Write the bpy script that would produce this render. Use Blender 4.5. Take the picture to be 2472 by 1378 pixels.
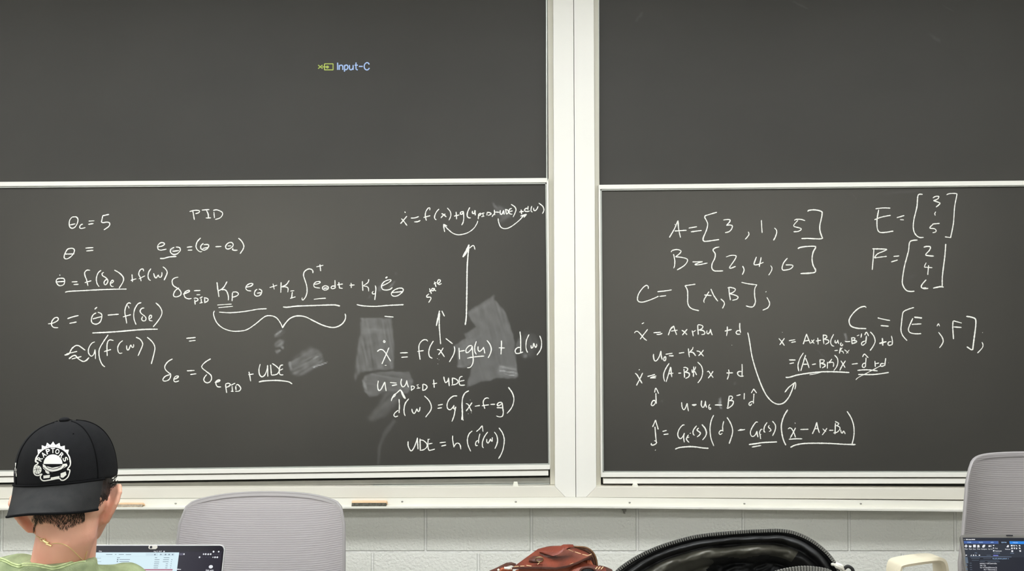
import bpy, bmesh, math, random
from mathutils import Vector, Matrix, Euler, noise
from mathutils.bvhtree import BVHTree
from mathutils.geometry import delaunay_2d_cdt

for o in list(bpy.data.objects):
    bpy.data.objects.remove(o)
SC = bpy.context.scene
COL = SC.collection
random.seed(7)
PI = math.pi

# ------------------------------------------------------------------ camera, world, exposure
IMG_W, IMG_H, FPX = 2472, 1378, 2250.0
CAM = Vector((0.0, -3.6, 1.56))
PITCH = math.radians(1.5)
cam_data = bpy.data.cameras.new('camera')
cam_data.sensor_width = 36.0
cam_data.lens = 36.0 * FPX / IMG_W
cam_data.clip_start = 0.05
cam = bpy.data.objects.new('camera', cam_data)
COL.objects.link(cam)
cam.location = CAM
cam.rotation_euler = (PI / 2 + PITCH, 0, 0)
SC.camera = cam

w = bpy.data.worlds.new('world')
SC.world = w
w.use_nodes = True
w.node_tree.nodes['Background'].inputs[0].default_value = (0.9, 0.95, 1.0, 1)
w.node_tree.nodes['Background'].inputs[1].default_value = 0.05
SC.view_settings.view_transform = 'Standard'
SC.view_settings.look = 'None'
SC.view_settings.gamma = 1.0
SC.view_settings.use_curve_mapping = False
SC.view_settings.exposure = 0.0
LAMP_STRENGTH = 18.6                       # ceiling light panels, built in ceiling_light()

FWD = Vector((0, math.cos(PITCH), math.sin(PITCH)))
UPV = Vector((0, -math.sin(PITCH), math.cos(PITCH)))
RGT = Vector((1, 0, 0))


def ray(px, py):
    return RGT * ((px - IMG_W / 2) / FPX) + UPV * (-(py - IMG_H / 2) / FPX) + FWD


def P(px, py, Y):
    """point of the vertical plane y = Y that the photograph shows at a pixel"""
    d = ray(px, py)
    return CAM + d * ((Y - CAM.y) / d.y)


def PD(px, py, dist):
    return P(px, py, CAM.y + dist)


# ------------------------------------------------------------------ object helpers
def tag(o, label=None, cat=None, group=None, kind=None):
    if label: o['label'] = label
    if cat: o['category'] = cat
    if group: o['group'] = group
    if kind: o['kind'] = kind
    return o


def thing(name, label, cat, loc=(0, 0, 0), rz=0.0, group=None):
    o = bpy.data.objects.new(name, None)
    COL.objects.link(o)
    o.empty_display_size = 0.05
    o.location = loc
    o.rotation_euler = (0, 0, rz)
    return tag(o, label, cat, group)


def world_of(p):
    m = Matrix.Identity(4)
    while p is not None:
        m = (Matrix.Translation(p.location) @ p.rotation_euler.to_matrix().to_4x4()) @ m
        p = p.parent
    return m


def put(name, me, mat, parent=None, smooth=False, world=False, label=None):
    """link a mesh; world=True means its coordinates are world coordinates"""
    if isinstance(me, bmesh.types.BMesh):
        bm = me
        me = bpy.data.meshes.new(name)
        bmesh.ops.recalc_face_normals(bm, faces=bm.faces)
        bm.to_mesh(me)
        bm.free()
    o = bpy.data.objects.new(name, me)
    COL.objects.link(o)
    if parent is not None:
        o.parent = parent
        if world:
            me.transform(world_of(parent).inverted())
    if mat is not None:
        me.materials.clear()
        me.materials.append(mat)
    if smooth:
        for p in me.polygons:
            p.use_smooth = True
        if smooth != 'all':
            try:
                me.set_sharp_from_angle(angle=math.radians(float(smooth) if smooth is not True else 40))
            except Exception:
                pass
    if label: o['label'] = label
    return o


def copy_tree(o, parent=None):
    c = o.copy()
    COL.objects.link(c)
    c.parent = parent
    for ch in [x for x in bpy.data.objects if x.parent == o]:
        copy_tree(ch, c)
    return c


def box(bm, x0, x1, y0, y1, z0, z1, bev=0.0, seg=2):
    vs = [bm.verts.new((x, y, z)) for x in (x0, x1) for y in (y0, y1) for z in (z0, z1)]
    idx = [(0, 1, 3, 2), (4, 6, 7, 5), (0, 4, 5, 1), (2, 3, 7, 6), (0, 2, 6, 4), (1, 5, 7, 3)]
    fs = [bm.faces.new([vs[i] for i in q]) for q in idx]
    if bev > 0:
        es = list({e for f in fs for e in f.edges})
        bmesh.ops.bevel(bm, geom=es, offset=bev, segments=seg, affect='EDGES', profile=0.5)
    return bm


def frustum(bm, front, back, bev=0.0, seg=2):
    """solid between two closed loops of equal length (lists of Vectors)"""
    a = [bm.verts.new(v) for v in front]
    b = [bm.verts.new(v) for v in back]
    n = len(a)
    fs = [bm.faces.new(a), bm.faces.new(b[::-1])]
    for i in range(n):
        fs.append(bm.faces.new([a[i], b[i], b[(i + 1) % n], a[(i + 1) % n]]))
    if bev > 0:
        es = list({e for f in fs[:1] for e in f.edges})
        bmesh.ops.bevel(bm, geom=es, offset=bev, segments=seg, affect='EDGES', profile=0.5)
    return bm


def wallbox(bm, quad, y_front, y_back, bev=0.0015):
    """slab whose front outline (pixel corners) lies on y_front"""
    f = [P(x, y, y_front) for x, y in quad]
    b = [Vector((v.x, y_back, v.z)) for v in f]
    return frustum(bm, f, b, bev)


def tube(bm, pts, r, seg=10, close=False, cap=True):
    pts = [Vector(p) for p in pts]
    n = len(pts)
    rs = r if isinstance(r, (list, tuple)) else [r] * n
    rings = []
    up = None
    for i in range(n):
        if close:
            t = pts[(i + 1) % n] - pts[i - 1]
        else:
            t = pts[min(i + 1, n - 1)] - pts[max(i - 1, 0)]
        if t.length < 1e-9: t = Vector((0, 0, 1))
        t.normalize()
        if up is None:
            up = t.orthogonal().normalized()
        else:
            up = (up - t * up.dot(t))
            up = up.normalized() if up.length > 1e-6 else t.orthogonal().normalized()
        s = t.cross(up)
        rings.append([bm.verts.new(pts[i] + (up * math.cos(2 * PI * k / seg) + s * math.sin(2 * PI * k / seg)) * rs[i]) for k in range(seg)])
    m = n if close else n - 1
    for i in range(m):
        a, b = rings[i], rings[(i + 1) % n]
        for k in range(seg):
            bm.faces.new([a[k], a[(k + 1) % seg], b[(k + 1) % seg], b[k]])
    if cap and not close:
        bm.faces.new(rings[0][::-1])
        bm.faces.new(rings[-1])
    return bm


def lathe(bm, prof, cx=0, cy=0, seg=24):
    rings = []
    for r, z in prof:
        if r < 1e-6:
            rings.append([bm.verts.new((cx, cy, z))])
        else:
            rings.append([bm.verts.new((cx + r * math.cos(2 * PI * k / seg), cy + r * math.sin(2 * PI * k / seg), z)) for k in range(seg)])
    for a, b in zip(rings, rings[1:]):
        for k in range(seg):
            k2 = (k + 1) % seg
            va = [a[0]] if len(a) == 1 else [a[k], a[k2]]
            vb = [b[0]] if len(b) == 1 else [b[k2], b[k]]
            if len(va) + len(vb) > 2: bm.faces.new(va + vb)
    return bm


def grid(bm, fn, nu, nv, both=None):
    vs = [[bm.verts.new(fn(i / nu, j / nv)) for j in range(nv + 1)] for i in range(nu + 1)]
    for i in range(nu):
        for j in range(nv):
            bm.faces.new([vs[i][j], vs[i + 1][j], vs[i + 1][j + 1], vs[i][j + 1]])
    return vs


def solid_grid(bm, fn, nu, nv, thick):
    """a sheet of real thickness: fn gives the outer face, thick(u,v)->offset Vector"""
    A = grid(bm, fn, nu, nv)
    B = [[bm.verts.new(A[i][j].co + thick) for j in range(nv + 1)] for i in range(nu + 1)]
    for i in range(nu):
        for j in range(nv):
            bm.faces.new([B[i][j + 1], B[i + 1][j + 1], B[i + 1][j], B[i][j]])
    for i in range(nu):
        bm.faces.new([A[i][0], B[i][0], B[i + 1][0], A[i + 1][0]])
        bm.faces.new([A[i + 1][nv], B[i + 1][nv], B[i][nv], A[i][nv]])
    for j in range(nv):
        bm.faces.new([A[0][j + 1], B[0][j + 1], B[0][j], A[0][j]])
        bm.faces.new([A[nu][j], B[nu][j], B[nu][j + 1], A[nu][j + 1]])
    return bm


def ball(bm, c, r, rot=None, seg=24, ring=14):
    rx, ry, rz = r if isinstance(r, (tuple, list)) else (r, r, r)
    m = Matrix.Translation(Vector(c)) @ (rot.to_4x4() if rot is not None else Matrix.Identity(4)) @ Matrix.Diagonal((rx, ry, rz, 1))
    bmesh.ops.create_uvsphere(bm, u_segments=seg, v_segments=ring, radius=1.0, matrix=m)


def capsule(bm, a, b, ra, rb, seg=14):
    a, b = Vector(a), Vector(b)
    d = b - a
    L = max(d.length, 1e-6)
    t = d / L
    pts, rs = [], []
    for k in range(5):
        th = PI / 2 * (1 - k / 4)
        pts.append(a - t * ra * math.sin(th)); rs.append(max(ra * math.cos(th), ra * 0.02))
    for k in range(5):
        th = PI / 2 * (k / 4)
        pts.append(b + t * rb * math.sin(th)); rs.append(max(rb * math.cos(th), rb * 0.02))
    tube(bm, pts, rs, seg)


def chain(bm, pts, rs, seg=14):
    for i in range(len(pts) - 1):
        capsule(bm, pts[i], pts[i + 1], rs[i], rs[i + 1], seg)


def remeshed(bm, voxel, smooth_it=6, factor=0.5):
    """one continuous surface out of overlapping volumes"""
    me = bpy.data.meshes.new('tmp')
    bmesh.ops.recalc_face_normals(bm, faces=bm.faces)
    bm.to_mesh(me); bm.free()
    o = bpy.data.objects.new('tmp', me)
    COL.objects.link(o)
    m = o.modifiers.new('r', 'REMESH'); m.mode = 'VOXEL'; m.voxel_size = voxel
    if smooth_it:
        s = o.modifiers.new('s', 'SMOOTH'); s.iterations = smooth_it; s.factor = factor
    dg = bpy.context.evaluated_depsgraph_get()
    dg.update()
    out = bpy.data.meshes.new_from_object(o.evaluated_get(dg))
    bpy.data.objects.remove(o)
    return out


def bvh_of(me, offset=None):
    return BVHTree.FromPolygons([v.co.copy() for v in me.vertices], [tuple(p.vertices) for p in me.polygons])


def hit(bvh, px, py, off=0.001):
    d = ray(px, py).normalized()
    loc, nor, idx, dist = bvh.ray_cast(CAM, d)
    if loc is None: return None
    if nor.dot(d) > 0: nor = -nor
    return loc + nor * off


# ------------------------------------------------------------------ curves given as points
def cr(pts, step=2.0):
    """centripetal-like Catmull-Rom through points; a repeated point is a corner"""
    segs, cur = [], [pts[0]]
    for p in pts[1:]:
        if abs(p[0] - cur[-1][0]) < 1e-6 and abs(p[1] - cur[-1][1]) < 1e-6:
            segs.append(cur); cur = [p]
        else:
            cur.append(p)
    segs.append(cur)
    out = []
    for s in segs:
        if len(s) == 1:
            if len(segs) == 1: out.append(s[0])
            continue
        q = [s[0]] + s + [s[-1]]
        for i in range(1, len(q) - 2):
            p0, p1, p2, p3 = q[i - 1], q[i], q[i + 1], q[i + 2]
            L = math.hypot(p2[0] - p1[0], p2[1] - p1[1])
            n = max(1, int(L / step))
            for k in range(n):
                t = k / n
                t2, t3 = t * t, t * t * t
                out.append(tuple(0.5 * (2 * p1[c] + (p2[c] - p0[c]) * t + (2 * p0[c] - 5 * p1[c] + 4 * p2[c] - p3[c]) * t2 + (3 * p1[c] - p0[c] - 3 * p2[c] + p3[c]) * t3) for c in range(2)))
        out.append(s[-1])
    return out


def cr3(pts, n=8):
    pts = [Vector(p) for p in pts]
    q = [pts[0]] + pts + [pts[-1]]
    out = []
    for i in range(1, len(q) - 2):
        p0, p1, p2, p3 = q[i - 1:i + 3]
        for k in range(n):
            t = k / n
            out.append(0.5 * (2 * p1 + (p2 - p0) * t + (2 * p0 - 5 * p1 + 4 * p2 - p3) * t * t + (3 * p1 - p0 - 3 * p2 + p3) * t ** 3))
    out.append(pts[-1])
    return out


def parse(region, text):
    """'x,y x,y; x,y ...' in the coordinates of an enlarged view -> photo pixels; '@1.4' widens a stroke"""
    x0, y0, s = region
    res = []
    for st in text.split(';'):
        st = st.strip()
        if not st: continue
        wf = 1.0
        pts = []
        for tok in st.split():
            if tok[0] == '@': wf = float(tok[1:]); continue
            a, b = tok.split(',')
            pts.append((x0 + float(a) / s, y0 + float(b) / s))
        res.append((wf, pts))
    return res


def ribbon(bm, pts, width, place, rough=0.18, taper=True, lift=0.0006):
    """a chalk stroke: a low raised band along pts; place(x, y, h) -> world point, h = height over the surface"""
    n = len(pts)
    if n == 1:
        pts = [(pts[0][0] - 0.8, pts[0][1]), (pts[0][0] + 0.8, pts[0][1])]; n = 2
    seed = random.random() * 100
    rows = []
    for i in range(n):
        a, b = pts[max(i - 1, 0)], pts[min(i + 1, n - 1)]
        tx, ty = b[0] - a[0], b[1] - a[1]
        L = math.hypot(tx, ty) or 1.0
        nx, ny = -ty / L, tx / L
        wv = width * (1 + rough * noise.noise((i * 0.35, seed, 0)) * 1.6 + rough * 0.5 * noise.noise((i * 0.07, seed, 5)) * 2)
        if taper:
            e = min(i, n - 1 - i)
            wv *= min(1.0, 0.62 + 0.2 * e)
        j1, j2 = rough * 0.35 * random.uniform(-1, 1), rough * 0.35 * random.uniform(-1, 1)
        x, y = pts[i]
        rows.append([place(x + nx * wv * (0.5 + j1), y + ny * wv * (0.5 + j1), 0.0002), place(x, y, lift), place(x - nx * wv * (0.5 + j2), y - ny * wv * (0.5 + j2), 0.0002)])
    prev = None
    for r in rows:
        if any(v is None for v in r):
            prev = None; continue
        vs = [bm.verts.new(v) for v in r]
        if prev:
            for k in range(2):
                bm.faces.new([prev[k], vs[k], vs[k + 1], prev[k + 1]])
        prev = vs


_glyph = {}


def text2d(body, size=1.0, bold=0.0):
    """flat outline of a text in the built-in font: (verts, faces), baseline at y=0, x from 0"""
    key = (body, bold)
    if key not in _glyph:
        cu = bpy.data.curves.new('t', 'FONT')
        cu.body = body
        cu.size = 1.0
        cu.offset = bold
        cu.resolution_u = 3
        ob = bpy.data.objects.new('t', cu)
        COL.objects.link(ob)
        dg = bpy.context.evaluated_depsgraph_get()
        me = bpy.data.meshes.new_from_object(ob.evaluated_get(dg))
        vs = [(v.co.x, v.co.y) for v in me.vertices]
        fs = [tuple(p.vertices) for p in me.polygons]
        bpy.data.objects.remove(ob)
        bpy.data.curves.remove(cu)
        bpy.data.meshes.remove(me)
        _glyph[key] = (vs, fs)
    vs, fs = _glyph[key]
    return [(x * size, y * size) for x, y in vs], fs


# ------------------------------------------------------------------ materials
def lin(c):
    f = lambda v: v / 12.92 if v <= 0.04045 else ((v + 0.055) / 1.055) ** 2.4
    return tuple(f(v / 255.0) for v in c) + (1.0,)


def mat(name, rgb, rough=0.5, metal=0.0, spec=0.5, var=0.0, scale=20.0, bump=0.0, bscale=60.0, stretch=None, rgb2=None, detail=4.0, emit=0.0, sheen=0.0, sss=0.0):
    m = bpy.data.materials.new(name)
    m.use_nodes = True
    nt = m.node_tree
    b = nt.nodes['Principled BSDF']
    c = rgb if len(rgb) == 4 else lin(rgb)
    b.inputs['Base Color'].default_value = c
    b.inputs['Roughness'].default_value = rough
    b.inputs['Metallic'].default_value = metal
    b.inputs['Specular IOR Level'].default_value = spec
    if sheen: b.inputs['Sheen Weight'].default_value = sheen
    if sss:
        b.inputs['Subsurface Weight'].default_value = sss
        b.inputs['Subsurface Radius'].default_value = (0.012, 0.005, 0.003)
        b.inputs['Subsurface Scale'].default_value = 0.6
    tc = nt.nodes.new('ShaderNodeTexCoord')
    mp = nt.nodes.new('ShaderNodeMapping')
    nt.links.new(tc.outputs['Object'], mp.inputs[0])
    if stretch: mp.inputs['Scale'].default_value = stretch
    nz = nt.nodes.new('ShaderNodeTexNoise')
    nz.inputs['Scale'].default_value = scale
    nz.inputs['Detail'].default_value = detail
    nt.links.new(mp.outputs[0], nz.inputs['Vector'])
    rp = nt.nodes.new('ShaderNodeValToRGB')
    c2 = (rgb2 if rgb2 is None or len(rgb2) == 4 else lin(rgb2))
    if c2 is None:
        lo = tuple(v * (1 - var) for v in c[:3]) + (1,)
        hi = tuple(min(1, v * (1 + var)) for v in c[:3]) + (1,)
    else:
        lo, hi = c, c2
    rp.color_ramp.elements[0].position = 0.32
    rp.color_ramp.elements[1].position = 0.68
    rp.color_ramp.elements[0].color = lo
    rp.color_ramp.elements[1].color = hi
    nt.links.new(nz.outputs['Fac'], rp.inputs[0])
    nt.links.new(rp.outputs[0], b.inputs['Base Color'])
    if bump > 0:
        n2 = nt.nodes.new('ShaderNodeTexNoise')
        n2.inputs['Scale'].default_value = bscale
        n2.inputs['Detail'].default_value = 5
        nt.links.new(tc.outputs['Object'], n2.inputs['Vector'])
        bp = nt.nodes.new('ShaderNodeBump')
        bp.inputs['Strength'].default_value = bump
        bp.inputs['Distance'].default_value = 0.004
        nt.links.new(n2.outputs['Fac'], bp.inputs['Height'])
        nt.links.new(bp.outputs[0], b.inputs['Normal'])
    if emit > 0:
        b.inputs['Emission Color'].default_value = c
        b.inputs['Emission Strength'].default_value = emit
    return m


def glow(name, rgb, strength=1.0):
    """a lit screen pixel colour"""
    m = mat(name, (6, 6, 8), 0.3, spec=0.3)
    b = m.node_tree.nodes['Principled BSDF']
    b.inputs['Emission Color'].default_value = lin(rgb)
    b.inputs['Emission Strength'].default_value = strength
    return m


M = {}
M['slate'] = mat('slate', (58, 56, 51), 0.6, spec=0.35, var=0.06, scale=2.2, stretch=(1, 1, 1.6), detail=6, bump=0.015, bscale=400)


def dusty_lit_slate(name, cx, cz, rx, rz):
    """the same slate with wiped-in chalk dust, thickest in a cloudy patch where people write, which also holds light falloff as colour"""
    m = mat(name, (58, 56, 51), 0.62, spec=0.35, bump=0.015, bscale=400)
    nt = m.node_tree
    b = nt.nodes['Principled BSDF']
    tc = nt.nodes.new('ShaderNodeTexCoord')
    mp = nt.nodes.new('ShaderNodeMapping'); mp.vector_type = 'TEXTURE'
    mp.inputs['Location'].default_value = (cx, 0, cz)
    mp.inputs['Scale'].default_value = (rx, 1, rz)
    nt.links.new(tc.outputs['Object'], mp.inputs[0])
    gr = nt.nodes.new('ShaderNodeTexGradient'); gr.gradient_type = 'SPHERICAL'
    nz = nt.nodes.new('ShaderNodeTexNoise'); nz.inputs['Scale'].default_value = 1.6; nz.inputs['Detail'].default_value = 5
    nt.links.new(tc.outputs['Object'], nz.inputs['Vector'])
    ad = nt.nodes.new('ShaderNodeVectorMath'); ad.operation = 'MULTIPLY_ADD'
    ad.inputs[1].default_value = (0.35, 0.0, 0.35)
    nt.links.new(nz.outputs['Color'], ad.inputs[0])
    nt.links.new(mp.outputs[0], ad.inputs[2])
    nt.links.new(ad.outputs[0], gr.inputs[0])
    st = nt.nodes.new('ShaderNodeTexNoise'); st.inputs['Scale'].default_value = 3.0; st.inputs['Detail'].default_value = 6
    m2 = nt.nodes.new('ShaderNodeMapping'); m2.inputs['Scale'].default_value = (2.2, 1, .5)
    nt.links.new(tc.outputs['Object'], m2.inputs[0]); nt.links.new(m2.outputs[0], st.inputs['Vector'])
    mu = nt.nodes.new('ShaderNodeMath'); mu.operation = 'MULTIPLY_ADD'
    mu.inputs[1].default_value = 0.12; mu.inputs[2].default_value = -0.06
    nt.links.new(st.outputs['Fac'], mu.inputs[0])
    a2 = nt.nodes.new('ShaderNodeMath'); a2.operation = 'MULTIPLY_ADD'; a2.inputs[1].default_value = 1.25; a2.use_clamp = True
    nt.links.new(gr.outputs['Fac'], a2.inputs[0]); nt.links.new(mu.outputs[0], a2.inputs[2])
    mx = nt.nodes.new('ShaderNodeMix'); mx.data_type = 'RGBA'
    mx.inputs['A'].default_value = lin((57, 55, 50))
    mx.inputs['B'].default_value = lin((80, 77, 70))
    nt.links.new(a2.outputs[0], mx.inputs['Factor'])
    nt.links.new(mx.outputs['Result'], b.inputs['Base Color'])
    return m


M['slate_left'] = dusty_lit_slate('slate_dusty_lit_left', 0.25, 0.95, 1.3, 0.85)
M['slate_right'] = dusty_lit_slate('slate_dusty_lit_right', -0.45, 0.95, 1.3, 0.85)
M['enamel'] = mat('white_enamel', (236, 233, 223), 0.42, spec=0.4, var=0.012, scale=3)
M['enamel_lip'] = mat('white_enamel_sill', (224, 219, 205), 0.45, spec=0.4, var=0.02, scale=5)
M['channel'] = mat('painted_channel', (212, 208, 192), 0.5, spec=0.4, var=0.02, scale=6)
M['alu'] = mat('aluminium_bead', (176, 178, 170), 0.4, metal=0.35, var=0.05, scale=30, stretch=(1, 1, 1))
M['tray'] = mat('white_enamel_tray', (226, 223, 211), 0.45, spec=0.4, var=0.02, scale=4)
M['gap_shade'] = mat('gap_shade_dark', (38, 38, 32), 0.8)  # near-black backing colour stands in for shadow in the slot under the boards
M['backing'] = mat('grey_backing', (150, 148, 138), 0.6, var=0.05)
M['chalk'] = mat('chalk', (226, 224, 214), 0.95, spec=0.05, rgb2=(252, 251, 243), scale=420, detail=2)
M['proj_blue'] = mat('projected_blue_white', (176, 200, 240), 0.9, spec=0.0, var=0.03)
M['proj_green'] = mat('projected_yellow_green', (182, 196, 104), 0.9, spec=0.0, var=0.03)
M['screw'] = mat('steel_screw', (150, 148, 140), 0.35, metal=0.8)
M['rubber_white'] = mat('white_rubber', (238, 236, 220), 0.6)
M['paint_floor'] = mat('floor_vinyl', (92, 90, 86), 0.4, var=0.08, scale=9)
M['plaster'] = mat('wall_paint', (206, 204, 194), 0.75, var=0.015, scale=5, bump=0.1, bscale=120)
M['ceil'] = mat('ceiling_tile', (226, 225, 218), 0.9, var=0.03, scale=60, bump=0.1, bscale=200)


def block_wall_mat():
    m = mat('painted_block', (226, 225, 217), 0.62, spec=0.35)
    nt = m.node_tree
    b = nt.nodes['Principled BSDF']
    tc = nt.nodes.new('ShaderNodeTexCoord')
    sp = nt.nodes.new('ShaderNodeSeparateXYZ')
    nt.links.new(tc.outputs['Object'], sp.inputs[0])
    cb = nt.nodes.new('ShaderNodeCombineXYZ')
    nt.links.new(sp.outputs['X'], cb.inputs['X'])
    nt.links.new(sp.outputs['Z'], cb.inputs['Y'])
    mp = nt.nodes.new('ShaderNodeMapping')
    j = P(1283, 1329, 0)
    mp.inputs['Location'].default_value = (-(j.x - 0.2032) + 0.4064 * 20, -j.z + 0.005 + 0.2032 * 20, 0)
    nt.links.new(cb.outputs[0], mp.inputs[0])
    br = nt.nodes.new('ShaderNodeTexBrick')
    br.offset = 0.5
    br.offset_frequency = 2
    br.inputs['Scale'].default_value = 1.0
    br.inputs['Brick Width'].default_value = 0.4064
    br.inputs['Row Height'].default_value = 0.2032
    br.inputs['Mortar Size'].default_value = 0.006
    br.inputs['Mortar Smooth'].default_value = 0.35
    br.inputs['Bias'].default_value = 0.0
    br.inputs['Color1'].default_value = lin((232, 231, 221))
    br.inputs['Color2'].default_value = lin((228, 227, 216))
    br.inputs['Mortar'].default_value = lin((232, 231, 222))
    nt.links.new(mp.outputs[0], br.inputs['Vector'])
    nt.links.new(br.outputs['Color'], b.inputs['Base Color'])
    inv = nt.nodes.new('ShaderNodeMath'); inv.operation = 'SUBTRACT'
    inv.inputs[0].default_value = 1.0
    nt.links.new(br.outputs['Fac'], inv.inputs[1])
    nz = nt.nodes.new('ShaderNodeTexNoise')
    nz.inputs['Scale'].default_value = 95
    nz.inputs['Detail'].default_value = 6
    nt.links.new(tc.outputs['Object'], nz.inputs['Vector'])
    ml = nt.nodes.new('ShaderNodeMath'); ml.operation = 'MULTIPLY_ADD'
    ml.inputs[1].default_value = 0.9
    nt.links.new(nz.outputs['Fac'], ml.inputs[0])
    nt.links.new(inv.outputs[0], ml.inputs[2])
    bp = nt.nodes.new('ShaderNodeBump')
    bp.inputs['Strength'].default_value = 0.9
    bp.inputs['Distance'].default_value = 0.005
    nt.links.new(ml.outputs[0], bp.inputs['Height'])
    nt.links.new(bp.outputs[0], b.inputs['Normal'])
    return m


M['block'] = block_wall_mat()

# ------------------------------------------------------------------ the room
RX0, RX1, RY0, RZ1 = -4.4, 4.4, -8.2, 3.2


def struct(name, m, *dims):
    bm = bmesh.new(); box(bm, *dims)
    return tag(put(name, bm, m), kind='structure')


struct('wall_front', M['block'], RX0, RX1, 0, 0.2, 0, RZ1)
struct('floor', M['paint_floor'], RX0 - .2, RX1 + .2, RY0 - .2, 0.2, -0.1, 0)
struct('ceiling', M['ceil'], RX0 - .2, RX1 + .2, RY0 - .2, 0.2, RZ1, RZ1 + 0.1)
struct('wall_left', M['plaster'], RX0 - .2, RX0, RY0, 0, 0, RZ1)
struct('wall_right', M['plaster'], RX1, RX1 + .2, RY0, 0, 0, RZ1)
struct('wall_back', M['plaster'], RX0 - .2, RX1 + .2, RY0 - .2, RY0, 0, RZ1)

M['lamp'] = mat('lamp_diffuser', (247, 251, 255), 0.5, emit=LAMP_STRENGTH)
M['lampframe'] = mat('lamp_frame', (230, 230, 226), 0.4)


def ceiling_light(x, y, label):
    t = thing('ceiling_light', label, 'ceiling light', (x, y, RZ1), group='recessed ceiling light panels')
    bm = bmesh.new()
    for a in ((-.63, -.6, -.32, .32), (.6, .63, -.32, .32), (-.6, .6, -.32, -.29), (-.6, .6, .29, .32)):
        box(bm, a[0], a[1], a[2], a[3], -0.03, 0.0, 0.003)
    put('frame', bm, M['lampframe'], t)
    bm = bmesh.new(); box(bm, -.6, .6, -.29, .29, -0.018, -0.006)
    put('diffuser', bm, M['lamp'], t)
    return t


for ry, rl in ((-1.75, 'row nearest the chalkboards'), (-4.7, 'middle row'), (-7.2, 'row nearest the back wall')):
    for k, rx in enumerate((-3.25, -1.45, 0.35, 2.15)):
        ceiling_light(rx, ry, 'ceiling light panel, %s from the left wall, %s' % (('first', 'second', 'third', 'fourth')[k], rl))

# ------------------------------------------------------------------ chalkboards, their frames and the tray
Y_UP, Y_LOW, Y_RAIL, Y_JAMB = -0.032, -0.056, -0.066, -0.078


def rect(x0, x1, f0, f1):
    """pixel quad between two lines given as functions of x"""
    return [(x0, f0(x0)), (x1, f0(x1)), (x1, f1(x1)), (x0, f1(x0))]


def line(xa, ya, xb, yb):
    return lambda x: ya + (yb - ya) * (x - xa) / (xb - xa)


def part(name, m, parent, quads, yf, yb, bev=0.0012, label=None):
    bm = bmesh.new()
    for q in quads:
        wallbox(bm, q, yf, yb, bev)
    return put(name, bm, m, parent, world=True, label=label)


def base_at(px, py, Y):
    return P(px, py, Y)


# --- left bank
LX0, TOPY = -190, -170
Lt, Ltb, Ltc = line(0, 438.9, 1322, 429.4), line(0, 449.6, 1322, 440.2), line(0, 453.6, 1322, 444)
Lp, Lpb, Lr, Lb0, Lb1 = line(0, 1135.6, 1322, 1118.6), line(0, 1139, 1322, 1122.2), line(0, 1149.5, 1322, 1133), line(0, 1152, 1322, 1135.6), line(0, 1165, 1322, 1148)

upper_left = thing('chalkboard', 'upper sliding chalkboard with the small projected input sign, left of the white post', 'chalkboard', base_at(570, 445, Y_UP))
part('slate_panel', M['slate'], upper_left, [[(LX0 + 20, TOPY), (1317.4, TOPY), (1318.6, 448), (LX0 + 20, 456)]], Y_UP, Y_UP + .02, 0)
part('edge_trim', M['alu'], upper_left, [[(1317.2, TOPY), (1321.2, TOPY), (1322, 436), (1318.4, 436)]], Y_UP - .008, Y_UP + .02, 0.0008)

lower_left = thing('chalkboard', 'lower chalkboard full of chalk equations with PID heading and erased smudges, behind the capped person', 'chalkboard', base_at(570, 1150, Y_LOW))
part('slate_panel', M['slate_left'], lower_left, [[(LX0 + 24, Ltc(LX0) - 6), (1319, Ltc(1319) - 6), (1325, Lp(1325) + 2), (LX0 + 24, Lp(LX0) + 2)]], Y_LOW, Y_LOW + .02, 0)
part('top_rail', M['enamel'], lower_left, [rect(LX0 + 16, 1321, Lt, Ltb)], Y_RAIL, Y_LOW + .02)
part('bottom_rail', M['enamel'], lower_left, [rect(LX0 + 16, 1327.6, Lpb, Lr)], Y_RAIL, Y_LOW + .02)
part('side_stile', M['enamel'], lower_left, [[(1319.6, Ltb(1320)), (1324, Lt(1322)), (1328.4, Lr(1327)), (1326.6, Lpb(1325))]], Y_RAIL, Y_LOW + .02)
part('side_stile', M['enamel'], lower_left, [[(LX0 + 16, Lt(LX0)), (LX0 + 22, Lt(LX0)), (LX0 + 22, Lr(LX0)), (LX0 + 16, Lr(LX0))]], Y_RAIL, Y_LOW + .02)
part('inner_bead', M['alu'], lower_left, [rect(LX0 + 22, 1319.5, Ltb, Ltc), rect(LX0 + 22, 1324, Lp, Lpb), [(1316.4, Ltb(1318)), (1319.6, Ltb(1318)), (1326.8, Lpb(1325)), (1323.4, Lpb(1325))]], Y_LOW - .006, Y_LOW + .015, 0.0006)
part('pull_rail', M['enamel'], lower_left, [rect(LX0 + 30, 1324, Lb0, Lb1)], Y_RAIL + .006, Y_LOW + .02, 0.002)

# --- right bank
RXE = 2957
Rt, Rtb, Rtc = line(1446, 446, 2050, 440), line(1446, 456.6, 2050, 451), line(1446, 460.2, 2050, 454.2)
Rp, Rpb, Rr, Rb0, Rb1 = [(lambda v: (lambda x: v))(v) for v in (1137.4, 1140.6, 1151.8, 1155, 1167.5)]

upper_right = thing('chalkboard', 'upper sliding chalkboard, empty black, right of the white post', 'chalkboard', base_at(2200, 445, Y_UP))
part('slate_panel', M['slate'], upper_right, [[(1446.4, TOPY), (RXE - 20, TOPY), (RXE - 20, 446), (1447, 460)]], Y_UP, Y_UP + .02, 0)
part('edge_trim', M['alu'], upper_right, [[(1442.8, TOPY), (1446.6, TOPY), (1447, 452), (1443.4, 452)]], Y_UP - .008, Y_UP + .02, 0.0008)

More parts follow.
